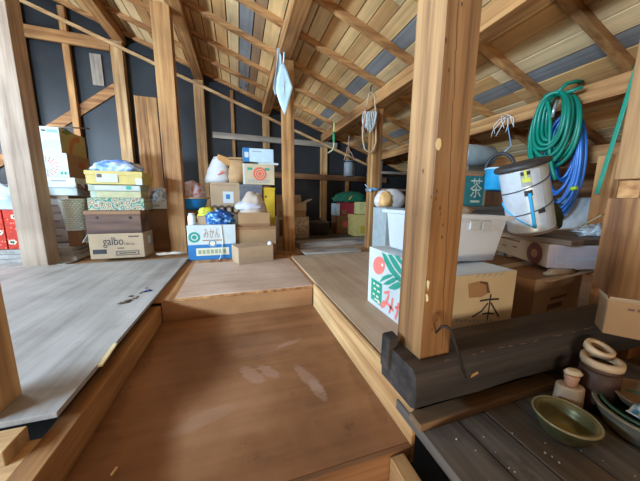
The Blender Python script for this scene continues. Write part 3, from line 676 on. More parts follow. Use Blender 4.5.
# blue lamp bucket hung from the purlin
bl = aty(495, 191, 1.42); t = thing('blue_bucket', 'small blue bucket with a black handle hung by string from the purlin', 'bucket', bl)
mx = Matrix.Translation(bl) @ Matrix.Rotation(.12, 4, 'Y')
M(mx).lathe([(.06, 0), (.072, .01), (.084, .14), (.088, .15), (.084, .152), (.074, .14), (.065, .02)], (0, 0, 0), 32).done('pail', plain('blue_enamel', (.02, .3, .56), .3, .1), t)
M(mx).tube([(.088*math.cos(a), .088*math.sin(a), .149) for a in (2*math.pi*k/32 for k in range(32))], .006, 6, True).done('rim', plain('pale_blue_rim', (.5, .66, .72), .4), t)
hd = (Matrix.Rotation(-math.atan2(bl.x, bl.y), 3, 'Z') @ Vector((1, 0, 0)))
M().tube([mx @ Vector((0, 0, .15)) + hd*(.085*math.cos(a)) + Vector((0, 0, .115*math.sin(a))) for a in (math.pi*k/20 for k in range(21))], .012, 8).done('handle', plain('black_rubber', (.035, .035, .04), .6), t)
top = mx @ Vector((0, 0, .268))
tag(M().tube([top, top+Vector((.1, .02, .06)), Vector((2.2, 1.7, 1.12)), Vector((2.208, 1.72, 1.2)), Vector((2.25, 1.72, 1.266))], .004, 5).done('hanging_string', plain('blue_string', (.25, .45, .7), .8)), 'blue string from which the blue bucket hangs', 'string')
m = M()
for k in range(7):
    a = k*.9; p0 = Vector((2.2, 1.73, 1.2)); m.tube([p0, p0+Vector((-.02, .04*math.cos(a), .03*math.sin(a))), p0+Vector((-.03, .09*math.cos(a+.5), .05*math.sin(a)-.05)), p0+Vector((-.02, .1*math.cos(a+.8), -.11+.03*math.sin(a)))], .003, 5)
tag(m.done('string_tangle', stringm), 'tangle of white string knotted on the lowest purlin', 'string')
DR = aty(474, 156, 1.75)
t = thing('metal_drum', 'grey metal drum lying behind the blue bucket above the tea chest', 'drum', DR-Vector((0, 0, .1)))
mx = Matrix.Translation(DR) @ Matrix.Rotation(math.pi/2, 4, 'Y')
M(mx).lathe([(.02, -.16), (.085, -.16), (.09, -.15), (.09, .15), (.085, .16), (.02, .16)], (0, 0, 0), 28).done('drum_body', plain('grey_zinc', (.36, .4, .4), .5), t)
M().box(DR.x-.1, DR.x+.1, 1.7, 1.8, .7245, DR.z-.0855).done('cradle', darkplank['X'], t)
# hoses on the purlin
def coil(name, label, c, ry, rz, n, r, mat, seed, hook, spread=.1, tail=None, drop=0):
    rnd = random.Random(seed); P = []
    for L in range(n):
        sc = 1-spread*rnd.random(); a, b = ry*sc*rnd.uniform(.9, 1.1), rz*(1-(1-sc)*.75); oy = rnd.uniform(-.3, .3)*ry*.5; ox = -.012-(L % 4)*r*1.8-rnd.uniform(0, .012)
        for k in range(36):
            th = 2*math.pi*k/36; f = k/36
            P.append(Vector((c.x+ox+.01*math.sin(3*th+seed), c.y+oy*(1-math.cos(th))*.5+a*math.sin(th), c.z+(rz-b)*0-rz+b*math.cos(th)*1.0+(rz-b)+drop)))
    Q = [(P[max(0, i-2)]+P[max(0, i-1)]+P[i]+P[min(len(P)-1, i+1)]+P[min(len(P)-1, i+2)])/5 for i in range(len(P))]
    if tail: Q += tail
    t = thing(name, label, 'hose', (c.x, c.y, c.z-2*rz)); M().tube(Q, r, 8).done('hose_coil', mat, t); return t
gh = plain('green_hose', (.0, .2, .13), .35, .15, 8); bh = plain('blue_hose', (.02, .16, .55), .3, .15, 8)
gc = Vector((2.19, 1.325, 1.25))
t = coil('garden_hose', 'dark green garden hose coiled and hung over the lowest purlin', gc, .165, .285, 12, .0125, gh, 3, None, .6)
M().tube([gc+Vector((-.07, 0, -.32+.4*k/12-.08)) if False else gc+Vector((-.075, .015*math.sin(k*.5)+.012*k-.08, -.6+.05*k)) for k in range(13)], .0125, 8).done('hanging_end', gh, t)
M().tube([gc+Vector((-.05, -.01, -.03)), gc+Vector((-.07, -.02, .0)), gc+Vector((-.04, -.04, .04)), gc+Vector((.02, -.06, .055)), gc+Vector((.08, -.06, .056))], .0125, 8).done('hook_loop', gh, t)
M().tube([gc+Vector((-.06, .0, -.02)), gc+Vector((-.07, -.08, -.03)), gc+Vector((-.05, -.14, -.02))], .0125, 8).done('stub_end', gh, t)
M().tube([gc+Vector((-.06, -.01, -.06)), gc+Vector((-.08, -.01, -.12)), gc+Vector((-.075, -.005, -.17))], .01, 8).done('coupling', plain('steel_coupling', (.5, .52, .52), .3, .1, 20, .6), t)
t = coil('water_hose', 'bright blue hose coiled and hung below the green hose', Vector((2.29, 1.3, 1.12)), .125, .38, 12, .0105, bh, 8, None, .55)
M().tube([Vector((2.25, 1.33, 1.1)), Vector((2.21, 1.32, 1.15)), Vector((2.205, 1.32, 1.25)), Vector((2.24, 1.32, 1.272))], .006, 6).done('hanging_cord', stringm, t)
M().tube([atx(571+2*k, 189-.5*k, 2.2) for k in range(4)], .014, 6).done('yellow_tie', plain('lime_tie', (.45, .7, .05), .5), t)
t = thing('green_strap', 'flat green strap hanging straight from the lowest purlin by the right post', 'strap', (2.19, 1.03, .55))
m = M(); p0, p1 = Vector((2.2, .975, 1.292)), Vector((2.19, 1.05, .55))
m.beam(p0, p1, .024, .008, 0, (1, 0, 0)); m.beam(p0+Vector((-.004, 0, -.027)), p0+Vector((.07, 0, -.032)), .024, .008); m.done('band', plain('green_webbing', (.0, .27, .17), .45), t, bevel=.006)
t = thing('grey_panel', 'pale grey sheet metal panel standing behind the blue hose', 'panel', (2.45, 1.2, 0))
M().box(2.35, 2.37, .95, 1.55, 0, .52).done('panel_sheet', plain('pale_grey_metal', (.42, .46, .48), .5), t)
M().box(2.345, 2.375, .95, 1.55, .52, .53).done('panel_edge', plain('grey_metal_edge', (.3, .33, .35), .5), t)
tag(M().box(2.3, 2.34, 1.6, 2.3, .0, .78).done('leaning_board', brownboard['Z']), 'broad brown board standing at the low eave beyond the blue hose', 'board')
tag(M().beam((2.4, .4, .82), (2.4, 2.4, .84), .04, .12).done('eave_rail', cedar['Y'], bevel=.003), 'orange rail along the low eave behind the hose coils', 'rail')
for k, (x0, y0, d, h, mt, lb) in enumerate(((2.45, 1.9, .5, .4, kraft3, 'dark brown carton at the low eave behind the bench'), (2.45, 2.45, .5, .5, kraft, 'brown carton in the shade of the low eave, beyond the rope post'))):
    Carton(lb, (x0, y0), (x0+.4, y0), d, -.0138 if y0 < 2.2 else -.032, h, mt)

# ------------------------------------------------------------------ middle right, beyond the rope post
gb = cart_y('pale grey-blue carton behind the white tub', 386, 404, 208, 238, 2.1, plain('grey_blue_card', (.42, .47, .47), .7), .25, 0.001)
zt = gb.mx.translation.z+gb.h
ctr = gb.mx @ Vector((gb.w*.55, .12, gb.h+.0025))
t = thing('plastic_bag', 'clear plastic bag with orange contents on the pale grey-blue carton', 'bag', ctr)
M().lump(ctr, (.17, .09, .13), 5, .14, 1.5).done('bag_film', plain('cloudy_film', (.72, .68, .66), .15, .1, 12), t)
M().lump(ctr+Vector((-.08, -.045, .01)), (.07, .06, .1), 6, .2, 2).done('contents', plain('orange_contents', (.75, .42, .15), .5, .2), t)
M().lathe([(.02, .13), (.022, .17), (.03, .19)], ctr+Vector((-.07, 0, -.02)), 14).done('tied_neck', plain('brown_neck', (.3, .17, .1), .6), t)
t = thing('wall_shelf', 'two-tier timber shelf hung at the eave beyond the plastic bag', 'shelf', (2.2, 3.2, -.032))
for z in (.62, .84): M().box(1.75, 2.75, 3.0, 3.35, z, z+.03).done('shelf_board', greywood['X'], t)
for x in (1.76, 2.7): M().box(x, x+.04, 3.02, 3.34, -.03, 1.0).done('upright', darkplank['Z'], t)
rs = []
zb = .08
struct(M().box(.62, 3.1, 3.02, YB-.15, -.031, .0).done('floor_dais', darkplank['X']))
cr = cart_y('yellow carton with cream lid at the bottom right of the red stack', 355, 371, 215, 232, 3.2, plain('dull_yellow', (.62, .47, .16), .7), .24, 0.001, lid=.05, seam=False); cr.quad(.35, .95, .12, .5, plain('mustard', (.5, .36, .03), .7))
cb2 = cart_y('brown carton under the two red boxes', 337, 355.5, 215.5, 228.5, 3.5, kraft3, .24, 0.001)
cb2.quad(.3, .6, .35, .7, redink)
z1 = cb2.mx.translation.z+cb2.h+.0015
red1 = cart_y('dark red gift box, left one of two on the brown carton', 341, 350, 202.5, 215, 3.5, plain('crimson_card', (.33, .02, .04), .6), .2, z1, group='red boxes', seam=False); red1.quad(.1, .6, .1, .4, kraft3)
red2 = cart_y('dark red gift box, right one of two on the brown carton', 350.4, 359, 202.5, 215, 3.5, plain('crimson_card2', (.36, .025, .05), .6), .2, z1, group='red boxes', seam=False); red2.quad(.85, .98, 0, 1, redink)
z2 = cr.mx.translation.z+cr.h+.006
ty = cart_y('small yellow-green box on the yellow carton', 359.5, 371, 202, 215, 3.3, plain('pale_lime_card', (.6, .55, .22), .7), .18, z2, seam=False)
pw = cart_y('thin pale blue box at the left end of the red boxes', 336, 340, 203.5, 215, 3.5, plain('pale_blue_card', (.45, .55, .62), .6), .2, z1, seam=False)
zz = max(red1.mx.translation.z+red1.h, ty.mx.translation.z+ty.h)
gcl = aty(351, 198, 3.46); m = M().lump((gcl.x, 3.48, zz+.001), (.27, .09, .1), 15, .22, 2.2); 
t = thing('green_cloth', 'dark green cloth bundle on top of the red boxes', 'cloth', (gcl.x, 3.48, zz)); m.done('bundle', plain('deep_green_cloth', (.01, .13, .07), .8, .3), t)
M().tube([(gcl.x-.06, 3.39, zz+.03), (gcl.x-.03, 3.39, zz+.07), (gcl.x, 3.4, zz+.085)], .01, 5).done('band', plain('gold_band', (.5, .42, .12), .6), t)
p = aty(319, 222, 3.55); t = thing('cooking_pot', 'dark round lidded cooking pot on the floor before the back wall', 'pot', (p.x, 3.55, .001))
M().lathe([(.12, 0), (.15, .04), (.155, .16), (.16, .17)], (p.x, 3.55, .001), 28).done('pot_body', plain('black_iron_pot', (.07, .055, .05), .45), t); M().lathe([(.165, .171), (.16, .185), (.06, .205), (.02, .207)], (p.x, 3.55, .001), 28).done('lid', plain('dark_lid', (.1, .075, .065), .4), t)
M().lathe([(.02, .207), (.025, .23), (.01, .235)], (p.x, 3.55, .001), 14).done('knob', iron, t)
# two long grey planks laid on the floor
gp = wood('loose_grey_plank', (.2, .17, .15), (.36, .31, .27), (.47, .42, .37), 'X')
tag(M().beam((.56, 2.3, .01), (1.12, 2.3, .01), .19, .019).done('loose_plank', gp, bevel=.002), 'nearer grey plank lying on the floor beyond the right plywood sheet', 'plank', 'grey planks on the floor')
tag(M().beam((.6, 2.76, .0), (1.9, 2.92, .0), .2, .06).done('loose_plank', gp, bevel=.002), 'farther grey plank lying on the floor towards the red boxes', 'plank', 'grey planks on the floor')

# hanging things
cx = aty(284, 75, 2.5)
t = thing('hanging_cloth', 'pale blue cloth hanging by a string in front of the post', 'cloth', (cx.x, 2.5, 1.2))
out = [(283, 62), (287, 70), (293, 88), (288, 104), (284.5, 115), (280, 104), (276, 92), (277, 78), (280, 66)]
m = M(); cen = aty(284, 86, 2.5); rr = [aty(a, b, 2.5) for a, b in out]; G = []
for k in range(5):
    G.append([m.v(cen.lerp(p, (k+.002)/4.002)+Vector((0, .004*math.sin(p.x*40+k)-.004, 0))) for p in rr])
for A, B in zip(G, G[1:]):
    for k in range(len(rr)): m.face([A[k], A[(k+1) % len(rr)], B[(k+1) % len(rr)], B[k]], 0, True)
m.fix = False
o = m.done('cloth_front', bluecloth, t); s = o.modifiers.new('s', 'SOLIDIFY'); s.thickness = .006
out = [(281, 58), (280, 72), (278, 88), (275, 95), (273, 88), (275, 75), (277, 60), (277, 48), (279, 48)]
m = M(); m.fix = False; m.poly([aty(a, b, 2.52)+Vector((0, .01*math.sin(i), 0)) for i, (a, b) in enumerate(out)]); o = m.done('cloth_back', plain('grey_blue_cloth', (.4, .5, .58), .85), t); s = o.modifiers.new('s', 'SOLIDIFY'); s.thickness = .008
M().tube([aty(283.5, 63, 2.5), aty(284.3, 50, 2.49), aty(283.5, 38, 2.5), aty(282.6, 26, 2.5), aty(282.2, 14, 2.5), aty(282, 2, 2.5), aty(284, -12, 2.55)], .006, 6).done('string', bluecloth, t)
m = M()
for k in range(6): q = aty(284+(k % 2)*1.5-.5, 34+k*3, 2.48); m.tube([q, q+Vector((.02*(1 if k % 2 else -1), -.01, .012)), q+Vector((.026*(1 if k % 2 else -1), -.01, -.02))], .004, 5)
m.done('knotted_tails', bluecloth, t)
# rope coil on its post
def px2(a, b, y=2.47): return aty(a, b, y)
t = thing('rope_coil', 'long loop of brown rope with grey cord bundle hung on the post', 'rope', px2(369, 152))
ropem = plain('brown_rope', (.5, .36, .22), .85, .2, 60)
M().tube([px2(*p) for p in ((371, 92), (374.5, 96), (375.5, 110), (376, 128), (376, 142), (373.5, 150), (369.5, 153), (364.5, 149), (362.8, 140), (362.5, 128), (365, 114), (367.5, 102), (369, 94))], .008, 7, True).done('rope_loop', ropem, t)
m = M()
for k in range(9):
    c = px2(364.5+k*1.3, 122-abs(k-4)*.8, 2.455); m.tube([c+Vector((.012*math.sin(k+a), -.02*math.sin(a), (.1-.008*abs(k-4))*math.cos(a))) for a in (2*math.pi*j/14 for j in range(14))], .006, 5, True)
m.done('cord_bundle', plain('grey_white_cord', (.5, .55, .54), .8, .3, 50), t)
M().tube([px2(365, 106, 2.45), px2(366.5, 116, 2.44), px2(363, 126, 2.44), px2(364.5, 134, 2.44)], .007, 5).done('red_cord', plain('faded_red_cord', (.5, .16, .1), .8), t)
M().tube([px2(371, 92), px2(370.5, 88), px2(372, 85, 2.494)], .006, 5).done('hook', iron, t)
# blue cord tied round the post
z = aty(376, 189.5, 2.49).z; m = M()
for dz in (-.012, .0, .012): m.tube([(1.359, 2.494, z+dz), (1.481, 2.494, z+dz*.4+.006), (1.481, 2.616, z), (1.359, 2.616, z-dz)], .005, 5, True)
t = thing('tied_rope', 'light blue rope tied round the rope post at waist height', 'cord', (1.42, 2.555, z)); m.done('winding', plain('light_blue_cord', (.25, .5, .75), .7), t)
M().lump((1.355, 2.49, z-.01), (.02, .014, .02), 2, .3, 3, False, 2).done('knot', plain('light_blue_knot', (.3, .55, .78), .7), t)
M().tube([(1.355, 2.485, z), (1.31, 2.48, z+.02), (1.28, 2.48, z+.05)], .004, 5).done('loose_end', plain('light_blue_end', (.3, .55, .78), .7), t)
# green cord with hook, canister
q = lambda a, b: atx(a, b, 1.345)
t = thing('hook_cord', 'yellow-green cord with a bent hook hanging from the long purlin', 'cord', q(331, 152))
M().tube([q(334, 122)+Vector((.005, 0, 0)), q(334, 130), q(333.8, 137)], .012, 6).done('cord', plain('lime_cord', (.55, .62, .25), .7), t)
M().tube([q(333.8, 132), q(334, 142)], .02, 7).done('green_grip', plain('green_grip', (.04, .3, .12), .5), t)
M().tube([q(334, 141), q(333.8, 147), q(332.5, 150), q(329.5, 152), q(328, 153)], .011, 6).done('hook', plain('pale_wire', (.66, .66, .4), .5), t)
yl = 3.74; c = aty(349, 177, yl); t = thing('metal_canister', 'grey metal canister hanging by a pink string from the rafters', 'canister', c)
M().lathe([(.05, 0), (.08, .01), (.085, .03), (.08, .22), (.07, .245), (.03, .25)], c, 28).done('can_body', plain('grey_enamel', (.26, .3, .33), .4, .1), t)
M().tube([c+Vector((.083*math.cos(a), .083*math.sin(a), .222)) for a in (2*math.pi*k/28 for k in range(28))], .012, 6, True).done('dark_rim', bandm, t)
M().tube([c+Vector((.015, -.087, .03+.18*k/4)) for k in range(5)], .008, 5).done('strap', bandm, t)
M().tube([c+Vector((-.09, 0, .25)), c+Vector((-.05, 0, .38)), c+Vector((-.03, 0, .42)), c+Vector((.03, 0, .36)), c+Vector((.085, 0, .26))], .006, 5).done('string_bail', plain('pink_string', (.6, .42, .42), .8), t)
M().tube([c+Vector((-.03, 0, .42)), c+Vector((-.02, .0, .5)), Vector((c.x-.01, 3.752, roof(c.x)+.03))], .006, 5).done('string', plain('pink_string2', (.6, .42, .42), .8), t)

# ------------------------------------------------------------------ middle: piles by the posts
bluec = cart_y('white and blue printed carton on the middle sheet, second post to its left', 187.5, 236, 225, 257.5, 2.33, white, .3, -.0165)
bluec.quad(0, 1, 0, .44, blueink); bluec.quad(.16, .84, .12, .34, creamink, 'printing', .0016); bluec.text('MANDARINS'.replace('MANDARINS', 'みかん'), .33, .66, .62, .9, plain('tan_ink', (.42, .26, .12), .7))
bluec.ring(.14, .66, .045, greenink, .028); bluec.ring(.14, .66, .018, greenink); bluec.ring(.5, .47, .032, creamink, 0, .002); bluec.ring(.5, .47, .03, blueink, .022, .0026); bluec.quad(.3, .7, .54, .58, plain('tan_ink2', (.42, .26, .12), .7))
for k in range(7): bluec.quad(.2+.085*k, .265+.085*k, .17, .29, plain('olive_ink', (.35, .38, .25), .7), 'printing', .0024)
M(bluec.mx).tube([(bluec.w*.7, -.004, bluec.h+.004), (bluec.w*.72, -.008, bluec.h*.5), (bluec.w*.66, -.03, .02), (bluec.w*.63, -.05, .004)], .004, 5).done('cord', stringm, bluec.t)
zt = bluec.mx.translation.z+bluec.h+.0005; bx0 = bluec.mx @ Vector((0, 0, 0))
P = lambda u, v: bluec.mx @ Vector((u*bluec.w, v, bluec.h+.001))
t = thing('white_can', 'small white can at the left end of the blue printed carton top', 'can', P(.09, .06)); M().lathe([(.03, 0), (.032, .004), (.032, .07), (.024, .078), (.024, .086)], P(.09, .06), 20).done('can_body', whitep, t); M().lathe([(.025, .0865), (.025, .095), (.02, .097)], P(.09, .06), 20).done('cap', plain('grey_cap', (.6, .62, .62), .4), t)
Carton('small tan box behind the white can on the blue carton', P(.2, .06), P(.42, .06), .09, P(0, 0).z, .07, kraft2, seam=False)
t = thing('yellow_bag', 'crumpled yellow bag behind the blue patterned cloth', 'bag', P(.36, .2)); M().lump(P(.36, .235), (.08, .04, .1), 21, .35, 2.5).done('bag_body', plain('yellow_film', (.6, .58, .04), .4, .25), t); M().lump(P(.3, .23)+Vector((0, 0, .08)), (.05, .03, .04), 22, .4, 3).done('bag_neck', plain('yellow_film2', (.65, .62, .08), .4, .2), t)
t = thing('patterned_cloth', 'bundle of blue and white patterned cloth on the printed carton', 'cloth', P(.68, .1))
M().lump(P(.66, .1), (.125, .08, .085), 31, .25, 2.6, sub=4).done('bundle', pattern('blue_white_pattern', [(.4, (.006, .03, .15)), (.54, (.015, .12, .38)), (.6, (.15, .4, .68)), (.68, (.65, .75, .82))], 42), t)
# small tan boxes in front
fb = Carton('low light tan box in front of the brown carton, nearest the camera', atz(238.7, 265, -.013), atz(273.6, 260.5, -.013), .2, -.0125, .135, kraft2, seam=False)
fb.quad(.28, .82, .35, .55, plain('faint_tan_print', (.44, .3, .17), .8)); M(fb.mx).lump((fb.w*.93, .02, fb.h+.001), (.022, .018, .02), 8, .2, 2, True, 2).done('white_chip', cloth, fb.t)
bb = cart_y('wide brown carton under the box with the white bundle', 236.5, 276, 226.5, 247, 2.36, kraft, .3, -.0165)
bb.quad(.35, .8, .12, .22, plain('faint_print', (.3, .17, .09), .8)); bb.quad(0, 1, .9, 1, brownboard['X'] if False else kraft3, 'dark_edge')
zt = -.0165+bb.h+.0015
tb = cart_y('tan box with a white bundle in it, on the wide brown carton', 238.5, 270, 212.5, 226.5, 2.38, kraft, .22, zt, open_=True)
tb.quad(0, 1, 0, .2, kraft3, 'dark_edge')
c = tb.mx @ Vector((tb.w*.5, .11, .01)); 
t = thing('white_bundle', 'cream-white cloth bundle heaped in the tan box', 'cloth', c)
m = M().lump((c.x, c.y, zt+.02), (tb.w*.44, .09, .2), 41, .12, 2.0, sub=4); m.done('bundle', plain('cream_cloth', (.5, .4, .32), .85, .12, 9), t)
M().lump((c.x-.04, c.y-.02, zt+.15), (.13, .075, .05), 42, .3, 2.6).done('white_fold', plain('lilac_white_cloth', (.55, .55, .62), .85, .1), t)
# tall boxes at the back of the pile
lb = cart_y('large cardboard box with white label, under the rice bag', 210.5, 240, 182.5, 214, 2.84, kraft2, .3, -.031)
h = lb.h
lb.quad(.42, .78, .7, .87, white); lb.quad(.52, .66, .76, .83, blueink, 'printing', .0016); lb.quad(.06, .9, .955, .97, plain('tan_line', (.33, .2, .11), .8))
for x in (.12, .36, .6, .84): lb.ring(x, .6, .045, plain('dark_brown_print', (.12, .065, .04), .8), .02, .0018, squash=1.1)
zt = -.031+h+.0015
c = lb.mx @ Vector((lb.w*.26, .16, h+.0015))
t = thing('rice_bag', 'white paper rice bag with an open kraft top on the large box', 'bag', c)
m = M(Matrix.Translation(c)); secs = [(-.0, .135, .075), (.06, .13, .075), (.14, .105, .06), (.22, .075, .045), (.27, .055, .035)]
RR = []
for z, a, b in secs: RR.append([m.v((a*math.cos(th)*(1+.06*math.sin(5*th+z*20))+z*.12-.01, b*math.sin(th)*(1+.08*math.sin(3*th+z*30)), z)) for th in (2*math.pi*k/24 for k in range(24))])
for A, B in zip(RR, RR[1:]):
    for k in range(24): m.face([A[k], A[(k+1) % 24], B[(k+1) % 24], B[k]], 0, True)
m.face(RR[0][::-1]); m.face(RR[-1]); m.done('bag_body', plain('white_paper_bag', (.62, .63, .63), .7, .06, 14, bump=.4), t)
M(Matrix.Translation(c+Vector((.045, -.01, .2)))).box(-.07, .1, -.05, .05, 0, .075, 0, Matrix.Rotation(.35, 4, 'Y'), .02).done('kraft_top', plain('kraft_orange', (.5, .25, .08), .8), t, bevel=.012, rough=.015)
m = M(Matrix.Translation(c+Vector((0, -.077, .0))) @ Matrix.Rotation(math.pi/2, 4, 'X')); m.fix = False
for a, b, w in ((.02, .09, .05), (.0, .075, .03), (.03, .105, .03)): m.poly([(a, b, 0), (a+w, b+.012, 0), (a+w, b+.022, 0), (a, b+.01, 0)])
m.done('printing', redink, t)
c = lb.mx @ Vector((lb.w*.88, .065, h+.0015))
t = thing('paper_bag', 'brown kraft paper bag leaning on the white rice bag', 'bag', c)
m = M(Matrix.Translation(c)); RR = []
for z, a, b in ((0, .065, .06), (.06, .08, .066), (.14, .085, .068), (.2, .075, .05), (.235, .06, .03)): RR.append([m.v((a*math.cos(th)*(1+.07*math.sin(4*th+z*24))+.02*math.sin(z*8), b*math.sin(th)*(1+.09*math.sin(3*th-z*20)), z)) for th in (2*math.pi*k/24 for k in range(24))])
for A, B in zip(RR, RR[1:]):
    for k in range(24): m.face([A[k], A[(k+1) % 24], B[(k+1) % 24], B[k]], 0, True)
m.face(RR[0][::-1]); m.face(RR[-1]); m.done('bag_body', plain('kraft_paper', (.46, .27, .125), .8, .15, 16, bump=.5), t)
M(Matrix.Translation(c)).box(-.06, .07, -.02, .02, .236, .262, 0, None, -.006).done('folded_top', plain('kraft_fold', (.4, .23, .1), .8), t, bevel=.006, rough=.01)
dk = cart_y('dark grey tall box between the large cardboard box and the yellow box', 240.5, 262.5, 185, 226, 2.78, plain('charcoal_card', (.13, .13, .15), .7), .26, -.031, seam=False, lid=.03)
yb = cart_y('mustard yellow tall box right of the dark grey box', 263.3, 275, 188, 226, 2.8, plain('mustard_card', (.62, .4, .02), .6), .26, -.031, seam=False, lid=.02); yb.ring(.25, .86, .012, brownink)
zt = -.031+max(dk.h, yb.h)+.006
ob = cart_y('cream carton with round orange stamp on the dark grey box', 243, 274.5, 164, 187.5, 2.8, kraft4, .24, zt, seam=False); ob.ring(.53, .53, .068, redink, .05); ob.ring(.53, .53, .042, redink, .028); ob.ring(.53, .53, .02, redink)
ob.quad(.14, .3, .7, .82, greenink); ob.quad(.68, .84, .7, .82, greenink)
for k in range(6): ob.quad(.14+.12*k, .23+.12*k, .1, .16, greyink)
ob.quad(.14, .84, .2, .24, greyink); ob.quad(0, .06, 0, 1, white)
M(ob.mx).box(ob.w*.5, ob.w+.045, .02, .2, ob.h, ob.h+.02).done('white_flap', white, ob.t)
zt += ob.h+.022
pk = cart_y('pale blue-white packet with dark blue end on the stamped carton', 243, 273.5, 148.5, 163.5, 2.82, plain('ice_blue_film', (.52, .66, .73), .3, .06), .2, zt, seam=False, name='paper_packet', cat='packet', body='packet'); pk.quad(0, .2, 0, 1, blueink); pk.quad(.05, .18, .3, .7, white, 'printing', .0018); pk.quad(.3, .6, .74, .8, greyink)
# blue basin with quilt
bc = atz(196, 232, -.03); c = Vector((aty(193, 205, 2.95).x, 2.95, aty(193, 207, 2.95).z-.03))
stn = Carton('plain brown carton under the blue basin, behind the post', (c.x-.12, 2.88), (c.x+.1, 2.88), .15, -.031, c.z+.03-.002, kraft3)
t = thing('blue_basin', 'bright blue plastic basin behind the white can', 'basin', c)
M().lathe([(.08, 0), (.12, .04), (.14, .11), (.15, .115), (.15, .121), (.135, .12), (.11, .05), (.07, .008)], c, 32).done('basin_body', plain('blue_plastic', (.02, .27, .72), .3, .06), t)
M().tube([c+Vector((.15*math.cos(a), .15*math.sin(a), .122)) for a in (2*math.pi*k/36 for k in range(36))], .009, 6, True).done('rim', plain('tan_rim', (.5, .34, .18), .5), t)
tag(M().lump(c+Vector((0, .0, .075)), (.125, .12, .15), 51, .2, 2, sub=4).done('floral_quilt', pattern('floral_quilt', [(.4, (.55, .15, .12)), (.5, (.62, .52, .56)), (.6, (.55, .56, .66))], 20)), 'folded pinkish floral quilt heaped in the blue basin', 'quilt')
# beyond the cloth post
ub = cart_y('low patterned carton beside the cloth post, by the back wall', 278, 309, 217, 236, 3.25, plain('beige_print_card', (.5, .37, .25), .8, .35, 26), .26, -.031, seam=False)
ub.quad(.04, .16, .2, .9, brownink); ub.quad(.2, .95, .3, .8, pattern('flower_print', [(.42, (.35, .24, .15)), (.52, (.6, .46, .33)), (.6, (.66, .56, .44))], 40))
oc = cart_y('open cardboard box on the patterned carton beside the cloth post', 279, 306, 203, 217, 3.27, kraft, .24, ub.h-.031+.0015, open_=True)
oc.flap('front', .1, -72, kraft2); oc.flap('back', .12, 60, kraft2); oc.flap('right', .1, 30, kraft2)
tag(M().box(.86, 1.42, 3.86, 4.03, .66, .68).box(.9, 1.4, 3.86, 4.0, .7, .72).box(.92, .95, 3.88, 3.98, .68, .7).box(1.3, 1.33, 3.88, 3.98, .68, .7).done('wire_rack', plain('pale_grey_rack', (.5, .55, .57), .4)), 'pale grey flat rack against the back wall right of the cloth post', 'rack') if False else None

# ------------------------------------------------------------------ left: galbo pile
Y = 2.5
ga = cart_y('light tan snack carton lettered galbo at the bottom of the pile', 89, 144, 233.5, 257.5, Y, kraft2, .25, 0.001, seam=False)
ga.text('galbo', .25, .62, .44, .86, ink); ga.quad(.05, .3, .2, .38, ink); ga.quad(.46, .9, .1, .3, plain('brown_black_ink', (.16, .11, .08), .7)); ga.quad(.49, .87, .15, .25, kraft2, 'printing', .0016); ga.quad(.52, .84, .18, .22, ink, 'printing', .0022)
ga.text('18×6', .64, .82, .52, .62, brownink); ga.quad(.72, .92, .84, .9, brownink); ga.quad(.5, .62, .38, .43, brownink)
ga.flap('left', .08, -60, white)
m = M(side(ga.mx, ga.w, 0, 0)); m.fix = False; m.poly([(.1, .1, 0), (.18, .1, 0), (.18, .17, 0), (.1, .17, 0)]).done('label', white, ga.t)
zt = .001+ga.h+.0015
dw = cart_y('dark brown wooden box on the galbo carton', 85.5, 141, 211, 233.5, Y+.01, brownboard['X'], .22, zt, seam=False, lid=.03, name='wooden_box', body='box_body')
dw.b.data.materials[0] = wood('dark_red_box', (.07, .03, .02), (.15, .075, .05), (.22, .12, .08), 'X', 16); 
M(front(dw.mx, dw.w*.2, dw.h*.7, .002)).lathe([(.012, 0), (.01, .006)], (0, 0, 0), 14).done('stud', iron, dw.t); M(front(dw.mx, dw.w*.8, dw.h*.7, .002)).lathe([(.012, 0), (.01, .006)], (0, 0, 0), 14).done('stud', iron, dw.t)
zt += dw.h+.006
fl = cart_y('box covered in green and brown floral paper, on the wooden box', 87.5, 144, 198, 210.5, Y, pattern('floral_paper', [(0, (.02, .16, .09)), (.2, (.48, .42, .28)), (.3, (.3, .17, .07)), (.42, (.42, .4, .34)), (.56, (.04, .2, .13)), (.7, (.45, .38, .25))], 22, 'voronoi'), .23, zt, seam=False)
zt += fl.h+.0015
cg = cart_y('pale olive-cream box above the floral paper box', 90.5, 141, 191.3, 198, Y+.02, plain('olive_cream_card', (.46, .42, .24), .8), .2, zt, seam=False); cg.quad(.0, .12, 0, 1, plain('sage_card', (.4, .46, .36), .8))
zt += cg.h+.0015
pg = cart_y('flat grey-green box with pale label below the yellow box', 88, 140.5, 184.7, 191.3, Y+.01, plain('sage_card2', (.38, .4, .31), .8), .22, zt, seam=False); pg.quad(.12, .98, .2, .85, plain('pale_label', (.5, .49, .45), .7)); pg.quad(.72, .82, .3, .8, greenink, 'printing', .0016)
zt += pg.h+.0015
ye = cart_y('wide yellow box with white label, topmost box of the pile', 85.5, 142, 171.5, 184.7, Y-.02, plain('yellow_card', (.55, .42, .13), .7, .08), .26, zt, seam=False, lid=.03); ye.quad(.19, .56, .18, .8, white, 'printing', .0062); ye.quad(.2, .29, .5, .78, brownink, 'printing', .0068); ye.quad(.24, .54, .24, .36, plain('lilac_ink', (.55, .5, .68), .7), 'printing', .0068); ye.quad(.88, 1, 0, .5, white, 'printing', .0062)
zt += ye.h+.006
c = ye.mx @ Vector((ye.w*.46, .13, 0)); tag(M().lump((c.x, c.y, zt), (.165, .1, .065), 61, .25, 2.2, sub=4).done('folded_cloth', pattern('blue_white_cloth', [(.4, (.1, .2, .55)), (.5, (.3, .45, .75)), (.58, (.6, .68, .82)), (.68, (.6, .58, .75))], 15)), 'blue and white folded cloth on top of the yellow box', 'cloth')
